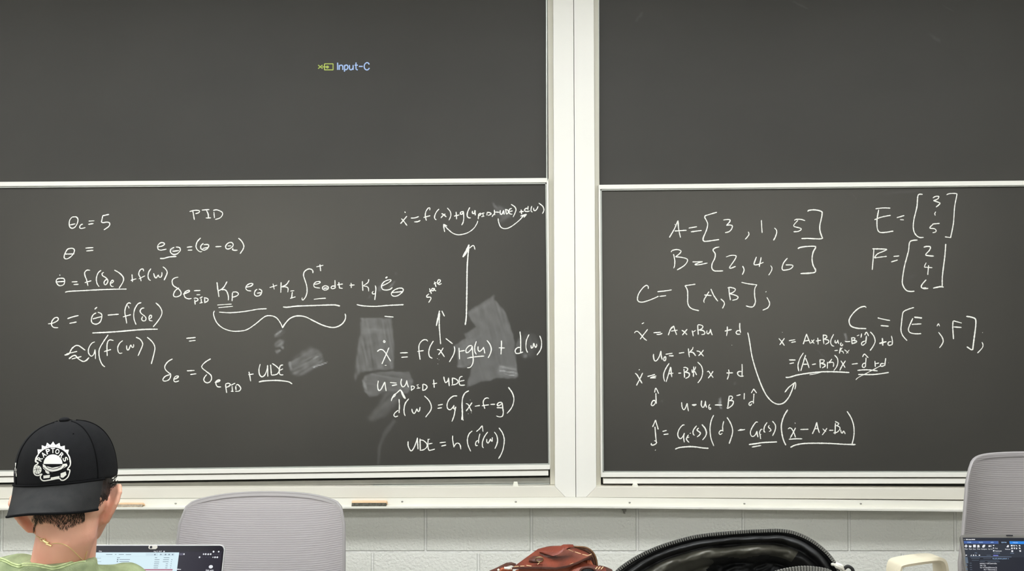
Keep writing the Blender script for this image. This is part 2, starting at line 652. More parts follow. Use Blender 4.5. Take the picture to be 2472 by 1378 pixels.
lower_right = thing('chalkboard', 'lower chalkboard with matrix equations A, B, C, E and F, right of the white post', 'chalkboard', base_at(2200, 1150, Y_LOW))
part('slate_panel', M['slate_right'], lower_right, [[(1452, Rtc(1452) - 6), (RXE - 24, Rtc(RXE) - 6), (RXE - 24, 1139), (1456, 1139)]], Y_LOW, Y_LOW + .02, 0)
part('top_rail', M['enamel'], lower_right, [rect(1444.8, RXE - 16, Rt, Rtb)], Y_RAIL, Y_LOW + .02)
part('bottom_rail', M['enamel'], lower_right, [rect(1451, RXE - 16, Rpb, Rr)], Y_RAIL, Y_LOW + .02)
part('side_stile', M['enamel'], lower_right, [[(1444.8, 447), (1449.2, 457), (1454.6, 1141), (1450.8, 1150)]], Y_RAIL, Y_LOW + .02)
part('side_stile', M['enamel'], lower_right, [[(RXE - 22, 440), (RXE - 16, 440), (RXE - 16, 1151), (RXE - 22, 1151)]], Y_RAIL, Y_LOW + .02)
part('inner_bead', M['alu'], lower_right, [rect(1449, RXE - 22, Rtb, Rtc), rect(1454, RXE - 22, Rp, Rpb), [(1449, 456), (1452.6, 456), (1457.8, 1140), (1454.4, 1140)]], Y_LOW - .006, Y_LOW + .015, 0.0006)
part('pull_rail', M['enamel'], lower_right, [rect(1456.4, RXE - 30, Rb0, Rb1)], Y_RAIL + .006, Y_LOW + .02, 0.002)

# --- frames
Ls0, Ls1 = line(0, 1179, 1334, 1173.8), line(0, 1204, 1388, 1200)
Rs0, Rs1 = line(1440, 1175, 2300, 1179.5), line(1392, 1200, 2300, 1206)
frame_left = thing('chalkboard_surround', 'white metal frame holding the left pair of chalkboards', 'board frame', base_at(590, 1200, -0.06))
part('post', M['enamel'], frame_left, [[(1334.6, TOPY - 30), (1383.4, TOPY - 30), (1389.6, 1200), (1365, 1199.8), (1339.9, 1173.8)]], Y_JAMB, -0.002)
part('post', M['enamel'], frame_left, [[(LX0 - 50, TOPY - 30), (LX0, TOPY - 30), (LX0, 1180), (LX0 - 25, 1205), (LX0 - 50, 1205)]], Y_JAMB, -0.002)
part('side_channel', M['channel'], frame_left, [[(1321, TOPY - 30), (1335.2, TOPY - 30), (1340, 1169.5), (1328, 1169.5)]], -0.046, -0.002)
part('side_channel', M['channel'], frame_left, [[(LX0 - 2, TOPY - 30), (LX0 + 14, TOPY - 30), (LX0 + 14, 1176), (LX0 - 2, 1176)]], -0.046, -0.002)
part('sill', M['enamel_lip'], frame_left, [[(LX0, Ls0(LX0)), (1339.5, Ls0(1340)), (1364.6, 1199.9), (LX0 - 24, Ls1(LX0))]], Y_JAMB, -0.002)
part('backing', M['gap_shade'], frame_left, [[(LX0, 1060), (1322, 1060), (1330, 1180), (LX0, 1186)]], -0.022, -0.002, 0)
part('lower_track', M['backing'], frame_left, [rect(LX0, 1327, line(0, 1170, 1322, 1153), line(0, 1177, 1322, 1166))], -0.04, -0.021, 0.001)
part('lower_track', M['alu'], frame_left, [rect(900, 1327, line(0, 1180, 1322, 1167.5), line(0, 1182, 1322, 1169.5))], -0.05, -0.021, 0.0005)
part('header', M['enamel'], frame_left, [[(LX0 - 50, TOPY - 70), (1383.2, TOPY - 70), (1383.4, TOPY - 31), (LX0 - 50, TOPY - 31)]], Y_JAMB, -0.002)
part('rubber_stop', M['rubber_white'], frame_left, [[(1240.5, 1164), (1249, 1164), (1252, 1174.2), (1237.6, 1174.2)]], -0.077, -0.06, 0.001)

frame_right = thing('chalkboard_surround', 'white metal frame holding the right pair of chalkboards', 'board frame', base_at(2180, 1200, -0.06))
part('post', M['enamel'], frame_right, [[(1384.6, TOPY - 30), (1432.3, TOPY - 30), (1439.5, 1175), (1415, 1199.8), (1390.9, 1200)]], Y_JAMB, -0.002)
part('post', M['enamel'], frame_right, [[(RXE, TOPY - 30), (RXE + 50, TOPY - 30), (RXE + 50, 1208), (RXE + 25, 1208), (RXE, 1183)]], Y_JAMB, -0.002)
part('side_channel', M['channel'], frame_right, [[(1432, TOPY - 30), (1443.6, TOPY - 30), (1451, 1172.5), (1439.4, 1172.5)]], -0.046, -0.002)
part('side_channel', M['channel'], frame_right, [[(RXE - 14, TOPY - 30), (RXE + 2, TOPY - 30), (RXE + 2, 1178), (RXE - 14, 1178)]], -0.046, -0.002)
part('sill', M['enamel_lip'], frame_right, [[(1439.8, Rs0(1440)), (RXE, Rs0(RXE)), (RXE + 24, Rs1(RXE)), (1415.4, 1199.9)]], Y_JAMB, -0.002)
part('backing', M['gap_shade'], frame_right, [[(1452, 1060), (RXE, 1060), (RXE, 1188), (1448, 1181)]], -0.022, -0.002, 0)
part('header', M['enamel'], frame_right, [[(1384.8, TOPY - 70), (RXE + 50, TOPY - 70), (RXE + 50, TOPY - 31), (1384.6, TOPY - 31)]], Y_JAMB, -0.002)
part('rubber_stop', M['rubber_white'], frame_right, [[(1529.5, 1168.5), (1539, 1168.5), (1542, 1176), (1526.5, 1176)]], -0.077, -0.06, 0.001)


# --- tray
def yoff(x):
    return 5.0 * (1390 - x) / 1390 if x < 1390 else 9.0 * (x - 1390) / 910


tray = thing('chalk_tray', 'long white metal chalk tray under both chalkboard banks', 'chalk tray', base_at(1390, 1226, -0.1))
bm = bmesh.new()
prof = [(1200.2, -.080), (1203, -.0803), (1216.5, -.0815), (1221.2, -.104), (1220.2, -.107), (1220.4, -.1095), (1221.4, -.111), (1225.4, -.111), (1226.4, -.109)]
loops = []
for x in (LX0 - 50, 600, 1390, 2100, RXE + 50):
    vs = [P(x, y + yoff(x), Y) for y, Y in prof]
    zb = vs[-1].z
    vs += [Vector((vs[-1].x, -.102, zb - .002)), Vector((vs[-1].x, -.07, zb + .008)), Vector((vs[-1].x, -.002, zb + .008)), Vector((vs[-1].x, -.002, vs[0].z))]
    loops.append([bm.verts.new(v) for v in vs])
for a, b in zip(loops, loops[1:]):
    for k in range(len(a)):
        k2 = (k + 1) % len(a)
        bm.faces.new([a[k], b[k], b[k2], a[k2]])
bm.faces.new(loops[0]); bm.faces.new(loops[-1][::-1])
put('tray_body', bm, M['tray'], tray, world=True)
tray_floor = lambda x, f: P(x, 1216.5 + 4.7 * f + yoff(x), -.0815 - .0225 * f)
for x, y in ((424, 1215), (971, 1210.5), (1245, 1211), (1520, 1213), (1797, 1215.5), (2078, 1215.5), (140, 1216)):
    bm = bmesh.new()
    p = P(x, y, -.081)
    ball(bm, p, (.0042, .0036, .003), seg=12, ring=8)
    put('screw', bm, M['screw'], tray, smooth=True, world=True)
bm = bmesh.new()
p = P(1508, 1231, -0.03)
box(bm, p.x - .0065, p.x + .0065, -.03, -.002, p.z - .006, p.z + .018, .001)
box(bm, p.x - .0035, p.x + .0035, -.022, -.002, p.z - .016, p.z - .006, .001)
put('bracket', bm, M['backing'], tray, world=True)

# --- erasers on the tray
M['eraser_wood'] = mat('eraser_wood', (226, 190, 150), 0.6, var=0.12, scale=30, stretch=(1, 6, 6))
M['felt'] = mat('eraser_felt', (92, 90, 80), 0.95, spec=0.05, var=0.3, scale=120, bump=0.6, bscale=500)
M['felt_white'] = mat('eraser_felt_dusty', (170, 158, 140), 0.95, spec=0.05, var=0.2, scale=120, bump=0.6, bscale=500)


def eraser(xa, xb, label, felt, hs=1.0):
    pa, pb = tray_floor(xa, .9), tray_floor(xb, .9)
    L = (pb - pa).length
    t = thing('chalkboard_eraser', label, 'eraser', (pa + pb) / 2, 0)
    t.rotation_euler = (math.radians(-30), 0.0, 0)
    fh, wh = .0125 * hs, .011 * hs
    bm = bmesh.new()
    n = 3
    for k in range(n):                       # felt strips side by side
        y0 = -.002 + k * .0056
        box(bm, -L / 2 + .001, L / 2 - .003, y0, y0 + .0052, 0.0, fh + .001, .0008, 1)
    put('felt_pad', bm, felt, t)
    bm = bmesh.new()
    box(bm, -L / 2, L / 2, -.003, .020, fh, fh + wh, .0035, 3)
    put('wooden_back', bm, M['eraser_wood'], t, smooth=True)
    return t


eraser(848, 934, 'wooden chalkboard eraser with dark felt on the tray, right of the grey chair', M['felt'])
eraser(272, 345, 'thin dusty chalkboard eraser on the tray, beside the ear of the capped person', M['felt_white'], 0.8)

# ------------------------------------------------------------------ chalk writing, traced stroke by stroke
R1, R2, R3, R4, R5, R6 = (100, 480, 5.741), (100, 680, 5.741), (360, 480, 5.741), (400, 600, 5.741), (680, 600, 5.741), (380, 780, 5.741)
R8, R9, R10, R11, R12 = (840, 740, 5.741), (1040, 740, 5.741), (880, 900, 6.18), (940, 470, 6.18), (1000, 580, 4.921)
R13, R14, R15, R16, R17 = (1500, 480, 5.741), (1760, 480, 5.741), (2040, 450, 5.103), (1500, 660, 6.18), (1840, 720, 5.741)
R18, R19, R20, R21, R22, R23 = (2020, 700, 6.18), (1500, 840, 7.271), (1540, 960, 8.24), (1780, 960, 7.725), (1770, 780, 6.263), (740, 130, 13.73)
LB, RB = lower_left, lower_right
EQ = [
 (LB, 'chalk line setting theta c equal to 5', [(R1, "425,252 395,290 385,340 395,390 430,407 470,385 500,330 505,280 480,250 425,252; 395,362 470,345; 575,350 545,360 530,395 550,410 610,397; 655,308 735,303; 648,353 722,341; 938,214 845,235; 850,235 832,318 832,318 850,330 910,322 945,335 935,380 865,430")]),
 (LB, 'chalk line with a lone theta and equals sign', [(R1, "400,685 360,700 325,760 315,810 340,832 390,815 440,765 458,710 430,685 375,690; 325,765 455,762; 610,682 720,675; 622,722 720,712")]),
 (LB, 'underlined chalk line, theta dot equals f of delta e plus f of w', [(R1, "@1.4 252,1050 258,1062; 285,1098 220,1110 205,1150 235,1195 270,1203 310,1185 322,1140 310,1105 260,1098; 197,1152 325,1142; 420,1150 500,1148; 445,1187 515,1183; 675,990 630,988 600,1020 605,1070 625,1120 645,1205; 600,1162 693,1133; 828,990 790,1020 765,1080 762,1130 775,1180 800,1217; 865,1018 840,1035 850,1065 890,1090 920,1125 915,1160 890,1190 870,1178 872,1145 895,1120 915,1118; 955,1170 985,1160 998,1140 985,1125 962,1150 955,1185 975,1213 1000,1212; 1010,985 1085,1030 1135,1090 1130,1150 1075,1240; 330,1298 370,1283 600,1270 900,1255 1180,1249; 1255,1045 1262,1150; 1237,1130 1315,1107; 1415,1003 1410,975 1380,975 1355,1010 1350,1050 1370,1090 1382,1140; 1350,1108 1437,1065; 1518,965 1485,1020 1478,1075 1490,1115 1515,1132; 1555,1030 1570,1080 1590,1097 1608,1070 1620,1055 1630,1080 1655,1085 1670,1050 1668,1015; 1682,940 1720,970 1742,1010 1735,1050 1700,1127")]),
 (LB, 'chalk fraction starting with e equals theta dot minus f', [(R2, "92,583 150,575 215,545 235,515 215,495 180,505 145,550 142,600 170,632 232,636; 360,512 440,485 515,468; 388,577 487,557; 738,382 772,350; 760,430 715,460 692,520 705,570 760,588 815,555 838,480 825,440 780,422; 710,515 832,483; 918,462 1072,450; 1240,305 1215,292 1185,315 1160,380 1158,440 1172,510 1182,578; 1130,487 1240,455; @0.8 1190,330 1205,340 1215,370; 1385,290 1340,305 1300,365 1280,440 1285,520 1312,595; 1425,365 1390,370 1368,405 1385,440 1430,475 1450,505 1440,538 1405,540 1390,515 1405,480; 1490,515 1520,500 1527,470 1505,465 1490,500 1500,535 1540,542; 1585,292 1640,345 1670,410 1660,470 1610,550 1548,625; @1.15 705,710 1000,695 1400,662 1612,657")]),
 (LB, 'chalk line with wavy equals sign and G of f of w', [(R2, "@1.2 320,1015 380,1000 420,930 475,885 520,888 560,915 608,950; 345,1000 495,965; @1.2 380,1068 440,1025 475,1025 510,1065 575,1103 620,1090 660,1050; 420,1070 555,1035; 740,833 695,855 655,925 655,990 690,1030 725,1005 742,940 742,940 748,1005 748,1070; 925,735 860,830 805,930 798,1010 815,1090 845,1150 880,1180; 1000,815 950,805 920,830 908,900 912,1028; 868,968 965,938; 1128,815 1085,850 1058,910 1065,970 1090,992 1122,985; 1180,882 1185,935 1205,945 1225,905 1240,878 1255,905 1275,905 1278,865; 1310,768 1370,800 1402,855 1390,910 1338,1027; 1465,768 1530,825 1568,890 1568,960 1523,1140")]),
 (LB, 'chalk heading PID', [(R3, "605,165 615,220 627,290; 560,175 640,158 695,165 690,190 640,205; 730,155 835,148; 795,160 818,210 822,262; 785,265 858,263; 905,265 898,180; 888,160 940,152 1010,185 1015,225 980,265 915,285")]),
 (LB, 'chalk line, underlined e theta equals theta minus theta c', [(R3, "120,665 175,655 212,630 200,608 155,610 120,650 125,695 165,710 240,695; 350,668 300,700 297,740 335,770 390,760 430,715 420,675 370,667; 325,728 412,715; @1.1 150,825 200,825 280,805 378,797; 522,670 598,662; 535,712 598,708; 715,540 670,590 650,650 665,700 705,732 735,728; 752,615 718,650 720,690 760,710 805,690 827,650 810,632 755,635; 740,688 815,672; 918,663 1002,660; 1125,600 1085,620 1060,660 1075,692 1115,690 1155,660 1165,630 1145,605 1115,605; 1088,652 1138,650; 1165,680 1155,700 1180,712 1225,710; 1237,543 1285,590 1312,650 1300,700 1260,760")]),
 (LB, 'long chalk control law with K p, K i integral and K d terms', [(R4, "175,395 130,405 95,430 90,470 110,515 180,560 212,605 205,645 155,668 115,660 110,630 135,580 185,543; 240,632 300,610 332,590 315,578 270,600 255,640 275,680 320,697 358,690; 392,583 480,580; 428,640 478,638; 400,705 405,740 408,775; 388,690 420,685 445,700 440,720 405,735; 470,688 512,666; 490,690 495,750; 468,757 512,744; 540,690 542,750; 530,680 575,690 590,710 575,730 535,752; 710,465 722,560 738,670; 850,455 800,540 720,592; 770,570 820,570 850,600 868,660 868,717; 925,610 920,728; 925,605 975,600 1008,625 985,655 925,675; @0.8 715,782 915,768; @0.8 730,818 932,800; 740,880 900,888 1100,870 1280,840 1400,833; 1115,535 1180,520 1210,490 1175,483 1125,510 1110,550 1135,580 1185,587; 1270,562 1240,585 1230,630 1255,657 1300,650 1330,610 1325,575 1290,560; 1265,618 1325,610; @0.8 1487,485 1505,565; @0.8 1440,540 1545,507; 1600,465 1595,610; 1712,440 1670,500 1605,530; 1605,530 1660,530 1695,550 1692,605; 1728,588 1782,582; 1755,600 1745,685; 1725,690 1800,667"),
   (R5, "432,340 430,305 400,283 360,285 315,320 303,370 320,430 345,510 352,590 335,660 300,710 282,705 285,678; 480,253 578,230; 530,218 540,312; 445,495 500,488 535,468 520,455 470,465 445,500 460,535 530,547; 605,512 570,530 568,560 600,575 640,560 645,530 605,512; 580,550 635,545; 738,437 742,550; 740,520 700,520 685,540 700,555 740,548; 792,465 800,545 800,545 845,552; 770,502 848,490; @0.9 445,703 530,692 613,687; @1.2 18,808 80,812 200,798 400,790 700,780 760,785 808,795; 962,475 965,545; 940,508 1012,503; 1118,450 1125,585; 1207,425 1195,470 1130,515; 1135,520 1180,525 1202,550 1205,592; 1295,510 1305,560 1290,712; 1270,590 1255,610 1265,628 1300,625; @1.9 1440,410 1465,390; 1390,515 1450,490 1505,455 1515,435 1485,432 1420,460 1385,510 1395,560 1440,575 1500,565 1535,538; 1630,545 1560,575 1520,620 1540,655 1600,655 1660,615 1685,575 1670,550 1620,548; 1525,610 1675,595; @1.1 1040,775 1130,793 1300,800 1480,787 1690,777; 1425,938 1550,948")]),
 (LB, 'wide chalk curly brace under the control law', [(R4, "677,862 663,900 680,970 720,1040 800,1105 920,1143 1060,1140 1150,1110 1250,1040 1370,945 1450,930 1530,955 1590,1030 1620,1100; 285,1243 415,1232; 322,1283 415,1272"), (R5, "@1.15 12,1100 40,1050 100,980 170,942 250,932 340,950 450,1005 580,1065 700,1093 780,1078 840,1040 880,980 885,930 877,902")]),
 (LB, 'chalk line, delta e equals delta e PID plus underlined UDE', [(R6, "210,495 150,530 105,590 110,640 155,685 185,710 170,770 130,798 85,800 78,775 110,735 175,712; 225,780 280,755 290,735 255,735 230,765 230,800 255,812 300,797; 408,660 515,655; 455,712 540,700; 740,493 670,535 620,585 620,620 680,670 740,720 750,770 725,815 680,825 645,795 650,755 685,710; 795,822 850,808 868,790 845,787 812,810 815,855 840,882 882,883; 945,845 950,900 960,965; 942,842 985,832 1010,850 990,875 950,890; 1035,870 1040,940; 1018,860 1040,850 1078,830; 1018,943 1055,945; 1085,870 1090,930; 1090,865 1110,848 1145,880 1155,910 1130,940 1078,945; 1268,672 1282,740 1293,805; 1258,715 1333,703; 1425,565 1408,640 1415,710 1450,743 1490,715 1520,640 1527,580; 1527,580 1530,740; 1568,575 1580,720; 1590,558 1640,590 1685,635 1685,670 1650,710 1580,720; 1742,578 1705,590 1690,640 1690,690 1705,715 1745,715; 1692,655 1740,632; @1.1 1405,815 1480,800 1640,793 1760,802 1825,815 1868,842")]),
 (LB, 'chalk line, x dot equals f of x plus g of u plus d of w', [(R8, "488,490 497,470 512,478 510,497 492,497; 405,622 440,597 480,600 520,640 560,705 592,757; 568,567 530,660 470,795; @0.8 510,815 535,813; 722,642 830,638; 740,702 830,696; 1105,482 1090,462 1050,460 1010,490 985,540 985,620 1000,735; 962,622 1050,608; 1185,475 1140,550 1120,630 1130,690 1170,717; 1235,595 1270,600 1300,640 1338,697; 1320,570 1290,620 1253,668; 1355,440 1450,515; 1472,550 1480,600 1460,670 1405,767; @0.6 1238,715 1242,725; @0.6 1260,735 1264,738; @0.6 1244,790 1248,796"),
   (R9, "390,570 395,640 398,730; 398,620 470,608; 570,540 530,545 490,590 490,635 520,632 560,590 575,545; 575,545 580,640 588,740 575,800 545,840 503,848; 632,480 610,550 610,620 632,662; 655,550 655,600 675,620 705,600 735,560; 730,565 740,600 748,648; 505,715 600,697 740,685; 778,468 820,525 838,590 825,650 793,712; 980,470 978,570 972,662; 942,570 1025,573; 1235,345 1245,450 1245,640; 1240,565 1200,570 1170,605 1180,645 1220,648 1278,628; 1362,385 1328,460 1318,540 1325,600 1342,637; 1388,535 1395,575 1415,560 1428,510 1440,545 1455,565 1468,540 1465,515; 1508,403 1530,460 1535,530 1520,600 1470,672")]),
 (LB, 'short chalk arrow pointing up from x', [(R8, "1285,520 1275,400 1265,250 1272,90; 1225,268 1240,180 1270,55; 1228,255 1272,90; 1300,58 1338,135")]),
 (LB, 'tall chalk arrow pointing up', [(R12, "@1.2 605,1005 618,900 625,600 630,300 650,60; @1.5 578,200 620,120 652,50; @1.2 600,180 648,100; 655,95 690,65 708,65 722,110")]),
 (LB, 'slanted chalk word state', [(R12, "175,635 148,660 150,675 190,675 198,695 170,740; 180,570 205,635; 178,608 210,590; 235,570 210,575 208,595 225,598 240,568 240,568 242,592 260,600; 240,490 260,555; 232,520 262,498; 270,515 300,500 310,475 290,468 275,500 295,525 325,512")]),
 (LB, 'chalk line, u equals u PID plus UDE', [(R10, "205,115 195,190 205,250 225,262 255,230 300,135; 303,135 310,190 322,270; 380,143 478,153; 408,190 485,175; 553,88 542,150 560,200 585,205 615,170 628,120; 628,110 640,170 657,215; @0.85 698,190 702,268; @0.85 692,195 735,200 742,225 710,250 690,255; @0.85 775,185 808,172; @0.85 795,190 800,228; @0.85 778,232 832,222; 870,165 868,260; 875,165 920,185 932,215 905,250 862,262; 1030,98 1035,160 1040,220; 1015,165 1082,152; 1182,55 1190,100 1210,145 1240,120 1255,70; 1253,72 1258,130 1265,198; 1310,70 1312,170; 1315,75 1370,95 1395,130 1370,165 1295,182; 1462,52 1430,60 1412,100 1415,165 1440,185 1498,180; 1420,125 1490,110")]),
 (LB, 'chalk line, d hat of w equals G of x minus f minus g', [(R10, "400,420 408,385 440,330 480,300 535,248; @0.8 430,330 462,312 455,340 420,372; @1.3 535,248 570,310 610,385; @0.8 610,385 580,360 550,290; 515,390 520,500 515,598; 505,555 460,590 438,630 460,655 500,640; 660,385 610,450 590,530 592,600 608,642; 705,535 715,580 740,605 765,575 780,535 795,570 815,570 830,508; 893,342 960,410 995,490 985,560 910,660; 1095,482 1168,468; 1088,530 1155,518; 1382,343 1320,348 1260,400 1232,470 1240,530 1280,548 1320,510 1335,480; 1335,480 1330,530 1345,540 1362,505 1362,505 1350,560 1335,640 1303,725; @1.15 1558,265 1500,300 1465,370 1455,480 1460,600 1450,700; 1460,560 1465,690 1478,705; 1512,455 1545,470 1570,520 1598,575; 1605,442 1565,500 1515,570; @0.6 1575,400 1578,408; @0.7 1545,605 1548,612; @0.7 1590,590 1596,598; 1645,497 1722,485; 1855,382 1830,372 1790,390 1770,440 1785,500 1795,535; 1750,490 1855,475; 1878,470 1948,468; 2050,440 2005,442 1980,470 1990,490 2030,475 2055,445; 2055,445 2060,510 2070,590 2055,645 2010,655 1965,640; 1972,518 2060,520; 2145,213 2200,290 2228,380 2215,470 2180,540 2125,605")]),
 (LB, 'chalk line, UDE equals h of d hat of w', [(R10, "650,1020 652,1090 680,1150 705,1160 740,1110 775,1020 790,965; 788,970 798,1140; 828,980 832,1160; 835,1000 880,1010 930,1060 925,1110 880,1145 832,1155; 940,990 975,988; 950,990 945,1080 960,1150 1000,1150 1050,1135; 955,1060 1015,1048; 1120,1042 1212,1032; 1145,1092 1218,1075; 1315,935 1315,1000 1335,1110; 1335,1100 1370,1050 1410,1055 1430,1090 1437,1140; 1608,865 1560,910 1535,990 1545,1080 1585,1170; 1668,875 1710,840 1755,785; 1755,785 1762,830 1768,878; 1722,905 1705,980 1700,1050; 1700,1050 1700,1010 1670,1020 1655,1060 1665,1085 1690,1080; 1838,880 1790,950 1760,1030 1760,1100 1778,1118; 1825,985 1825,1030 1845,1045 1868,1010 1880,985 1888,1005 1905,1020 1905,960; 1935,880 1970,930 1985,1000 1975,1060 1945,1130; 2005,818 2060,900 2085,1000 2070,1120 2040,1210 1998,1280")]),
 (LB, 'chalk line, x dot equals f of x plus g of u PID plus UDE plus d of w', [(R11, "178,355 215,395 265,462; 262,318 215,375 165,432; @1.2 228,250 240,270; 320,348 380,345 440,325; 370,405 420,402 462,382; 600,230 605,200 580,200 545,250 535,310 545,360 552,385; 508,340 610,312; 740,213 700,260 675,320 680,360 702,373; 778,280 815,300 850,332; 835,285 800,310 768,347; 862,197 905,245 918,300 908,340 887,380; 995,255 1003,365; 965,320 1045,300; 1108,248 1065,260 1060,290 1085,288 1108,252; 1105,255 1110,340 1100,410 1078,452; 1200,188 1170,250 1160,310 1180,342 1215,345; 1238,240 1240,275 1255,285 1275,260 1285,235; 1272,230 1282,307; 1332,285 1325,365; 1325,300 1355,275 1368,290 1330,315; 1375,282 1418,270; 1395,280 1400,320; 1372,328 1418,318; 1458,265 1455,308; 1455,260 1505,270 1515,290 1470,310; 1565,225 1572,305; 1530,330 1560,285; 1575,258 1640,262; 1655,230 1652,275 1670,295 1690,270 1705,230; 1705,230 1712,295; 1735,225 1745,290; 1725,220 1765,230 1775,265 1745,292; 1828,205 1800,210 1785,250 1800,285 1835,290; 1795,250 1840,240; 1815,142 1870,180 1888,220 1875,270 1845,333; 1965,220 1972,290; 1938,258 2005,248; 2070,168 2065,225; 2060,200 2020,215 2025,245 2065,248 2095,240; 2125,168 2112,220 2118,250 2135,258; 2152,195 2155,230 2180,235 2205,205 2218,172; 2228,123 2285,170 2305,215 2300,250 2282,282")]),
 (LB, 'curved chalk arrow pointing back to f of x', [(R11, "@0.9 1320,388 1300,440 1250,510 1160,570 1040,597 950,575 870,510 815,450; 808,438 815,500 825,555; 808,438 860,468")]),
 (LB, 'curved chalk arrow pointing to d of w', [(R11, "@0.9 1622,350 1630,410 1660,480 1715,505 1790,490 1880,430 1950,370 2000,310; 2048,290 1955,318; 2048,290 2005,340; 1975,330 2045,292")]),
 (RB, 'chalk line A equals bracket 3, 1, 5', [(R13, "665,535 735,415 785,300; 785,300 795,420 820,537; 738,445 905,435; @0.7 740,348 755,375; 932,405 1048,385; 962,457 1113,437; 1325,185 1165,232 1165,232 1155,255 1195,340 1180,430 1135,540 1140,580 1180,588 1355,563; 1412,293 1480,285 1508,295 1495,325 1455,368; 1455,368 1500,362 1538,375 1525,420 1490,455 1437,468; 1758,455 1768,490 1745,530 1715,560"), (R14, "448,293 452,380 458,472; 628,402 655,430 660,470 640,530 615,575; 905,300 925,285 990,283 1055,302; 955,295 895,365 900,382 985,405 1000,422 960,450 893,455; @1.15 1088,175 1110,158 1190,153 1265,168 1290,195 1275,290 1258,370 1262,450 1295,545 1295,545 1255,555 1100,548 1003,550")]),
 (RB, 'chalk line B equals bracket 2, 4, 6', [(R13, "722,765 740,850 738,920 725,962; 690,738 705,715 770,702 825,720 810,755 750,802; 750,802 830,810 905,830 915,865 870,925 772,985; 985,873 1125,870 1125,870 1060,890 1020,912 1080,912 1195,888; 1358,665 1300,680 1270,710 1300,760 1295,820 1258,900 1255,960 1285,995 1340,1000 1410,997; 1450,805 1520,783 1580,785 1590,805 1560,860 1505,940 1510,962 1585,935; 1680,930 1700,975 1695,1010 1675,1050"), (R14, "380,803 345,895 350,912 400,910 478,878; 445,808 418,942; 575,922 595,960 580,1010 548,1058; 810,820 760,880 735,950 745,985 790,985 850,970 885,935 870,917 785,915; @1.15 955,692 985,672 1100,658 1185,657 1200,672 1165,740 1150,830 1165,920 1198,985 1185,1018 1100,1030 990,1035")]),
 (RB, 'chalk line E equals column 3, 1, 5', [(R15, "375,275 470,265 558,267; 415,285 395,400 395,500 415,555 470,568 595,550; 362,410 440,380 563,355; 637,385 730,358; 678,408 725,412; 955,97 910,98 895,130 885,250 850,400 840,500 860,580 910,625 968,628; 1250,103 1290,88 1370,88 1375,115 1350,250 1335,450 1300,630 1300,630 1230,620; 1082,142 1115,122 1155,125 1140,155 1088,175; 1088,175 1150,195 1168,212 1120,255; 1118,310 1105,335 1112,358; 1075,463 1165,455; 1085,465 1043,510 1100,520 1122,540 1115,560 1078,570")]),
 (RB, 'chalk line F equals column 2, 4, 6', [(R15, "337,768 515,772; 355,775 350,850 335,1027; 518,775 470,800 400,830 360,880; 360,880 515,860; 597,862 668,855; 568,930 650,905; @1.1 893,660 835,665 795,690 780,800 735,970 708,1130 710,1210 750,1275 800,1293 855,1290; @1.1 1240,708 1230,850 1200,1100 1197,1230; @1.2 1215,1240 1170,1235 1085,1253; 968,748 1010,738 1050,745 1040,785 995,835 1010,850 1095,858; 1000,938 977,990 1000,995 1075,1000; 1030,970 1018,1090; 1000,1148 950,1205 940,1240 970,1258 1025,1255; 960,1250 1000,1248")]),
 (RB, 'chalk line C equals bracket A comma B', [(R16, "400,230 400,195 375,178 330,205 265,290 240,370 255,415 310,428 400,405 500,365 555,338; 538,272 640,262 752,245; 568,342 668,330; 1105,160 950,183 950,183 985,250 990,350 990,430 1010,490 1060,530 1158,555; 1308,270 1240,380 1230,420 1240,437; 1335,230 1380,330 1440,415; @1.2 1238,320 1345,330; 1482,378 1530,425 1535,465 1508,522; 1605,215 1610,300 1628,398; 1585,218 1620,207 1690,225 1700,250 1660,285 1610,300; 1610,300 1700,325 1740,350 1720,385 1655,400; 1790,132 1900,155 2020,170 2020,170 1990,230 1988,330 2000,420 1970,490 1920,500 1858,482; 2150,278 2165,268; 2170,355 2205,420 2210,465 2180,515 2108,548")]),
 (RB, 'chalk line, x dot equals A x plus B u plus d', [(R16, "305,752 338,732; 195,890 210,868 245,865 290,910 340,970 380,1000; 393,833 340,900 280,980; 480,885 590,875; 525,908 570,908 612,893; 755,795 725,850 700,922; 780,780 800,850 825,915; 780,780 745,825; 740,860 838,845; 900,845 945,875 980,915; 982,830 940,880 910,920; 1055,850 1065,890 1072,935; 1065,875 1110,848; 1138,770 1142,840 1148,912; 1140,765 1190,770 1218,795 1190,830 1150,845; 1150,845 1215,850 1245,880 1235,905 1195,912; 1278,850 1275,885 1295,900 1320,870 1330,830; 1330,830 1340,880 1358,920; 1580,790 1580,860 1568,932; 1542,860 1648,835; 1768,738 1765,800 1778,885; 1775,850 1730,855 1712,880 1730,905 1775,905; @0.7 1645,1068 1652,1070")]),
 (RB, 'chalk line, u nought equals minus K x', [(R16, "480,1200 480,1250 495,1298 525,1300 565,1240 590,1155; 590,1155 595,1230 610,1285; 655,1235 635,1260 632,1295 650,1303 662,1280 662,1245 650,1235; 660,1205 762,1190; 710,1228 780,1228; 858,1190 938,1178; 1000,1118 1005,1180 1015,1248; 1070,1095 1060,1130 1010,1185; 1025,1175 1070,1180 1110,1230; 1122,1155 1165,1165 1195,1200 1228,1235; 1225,1140 1190,1190 1150,1228")]),
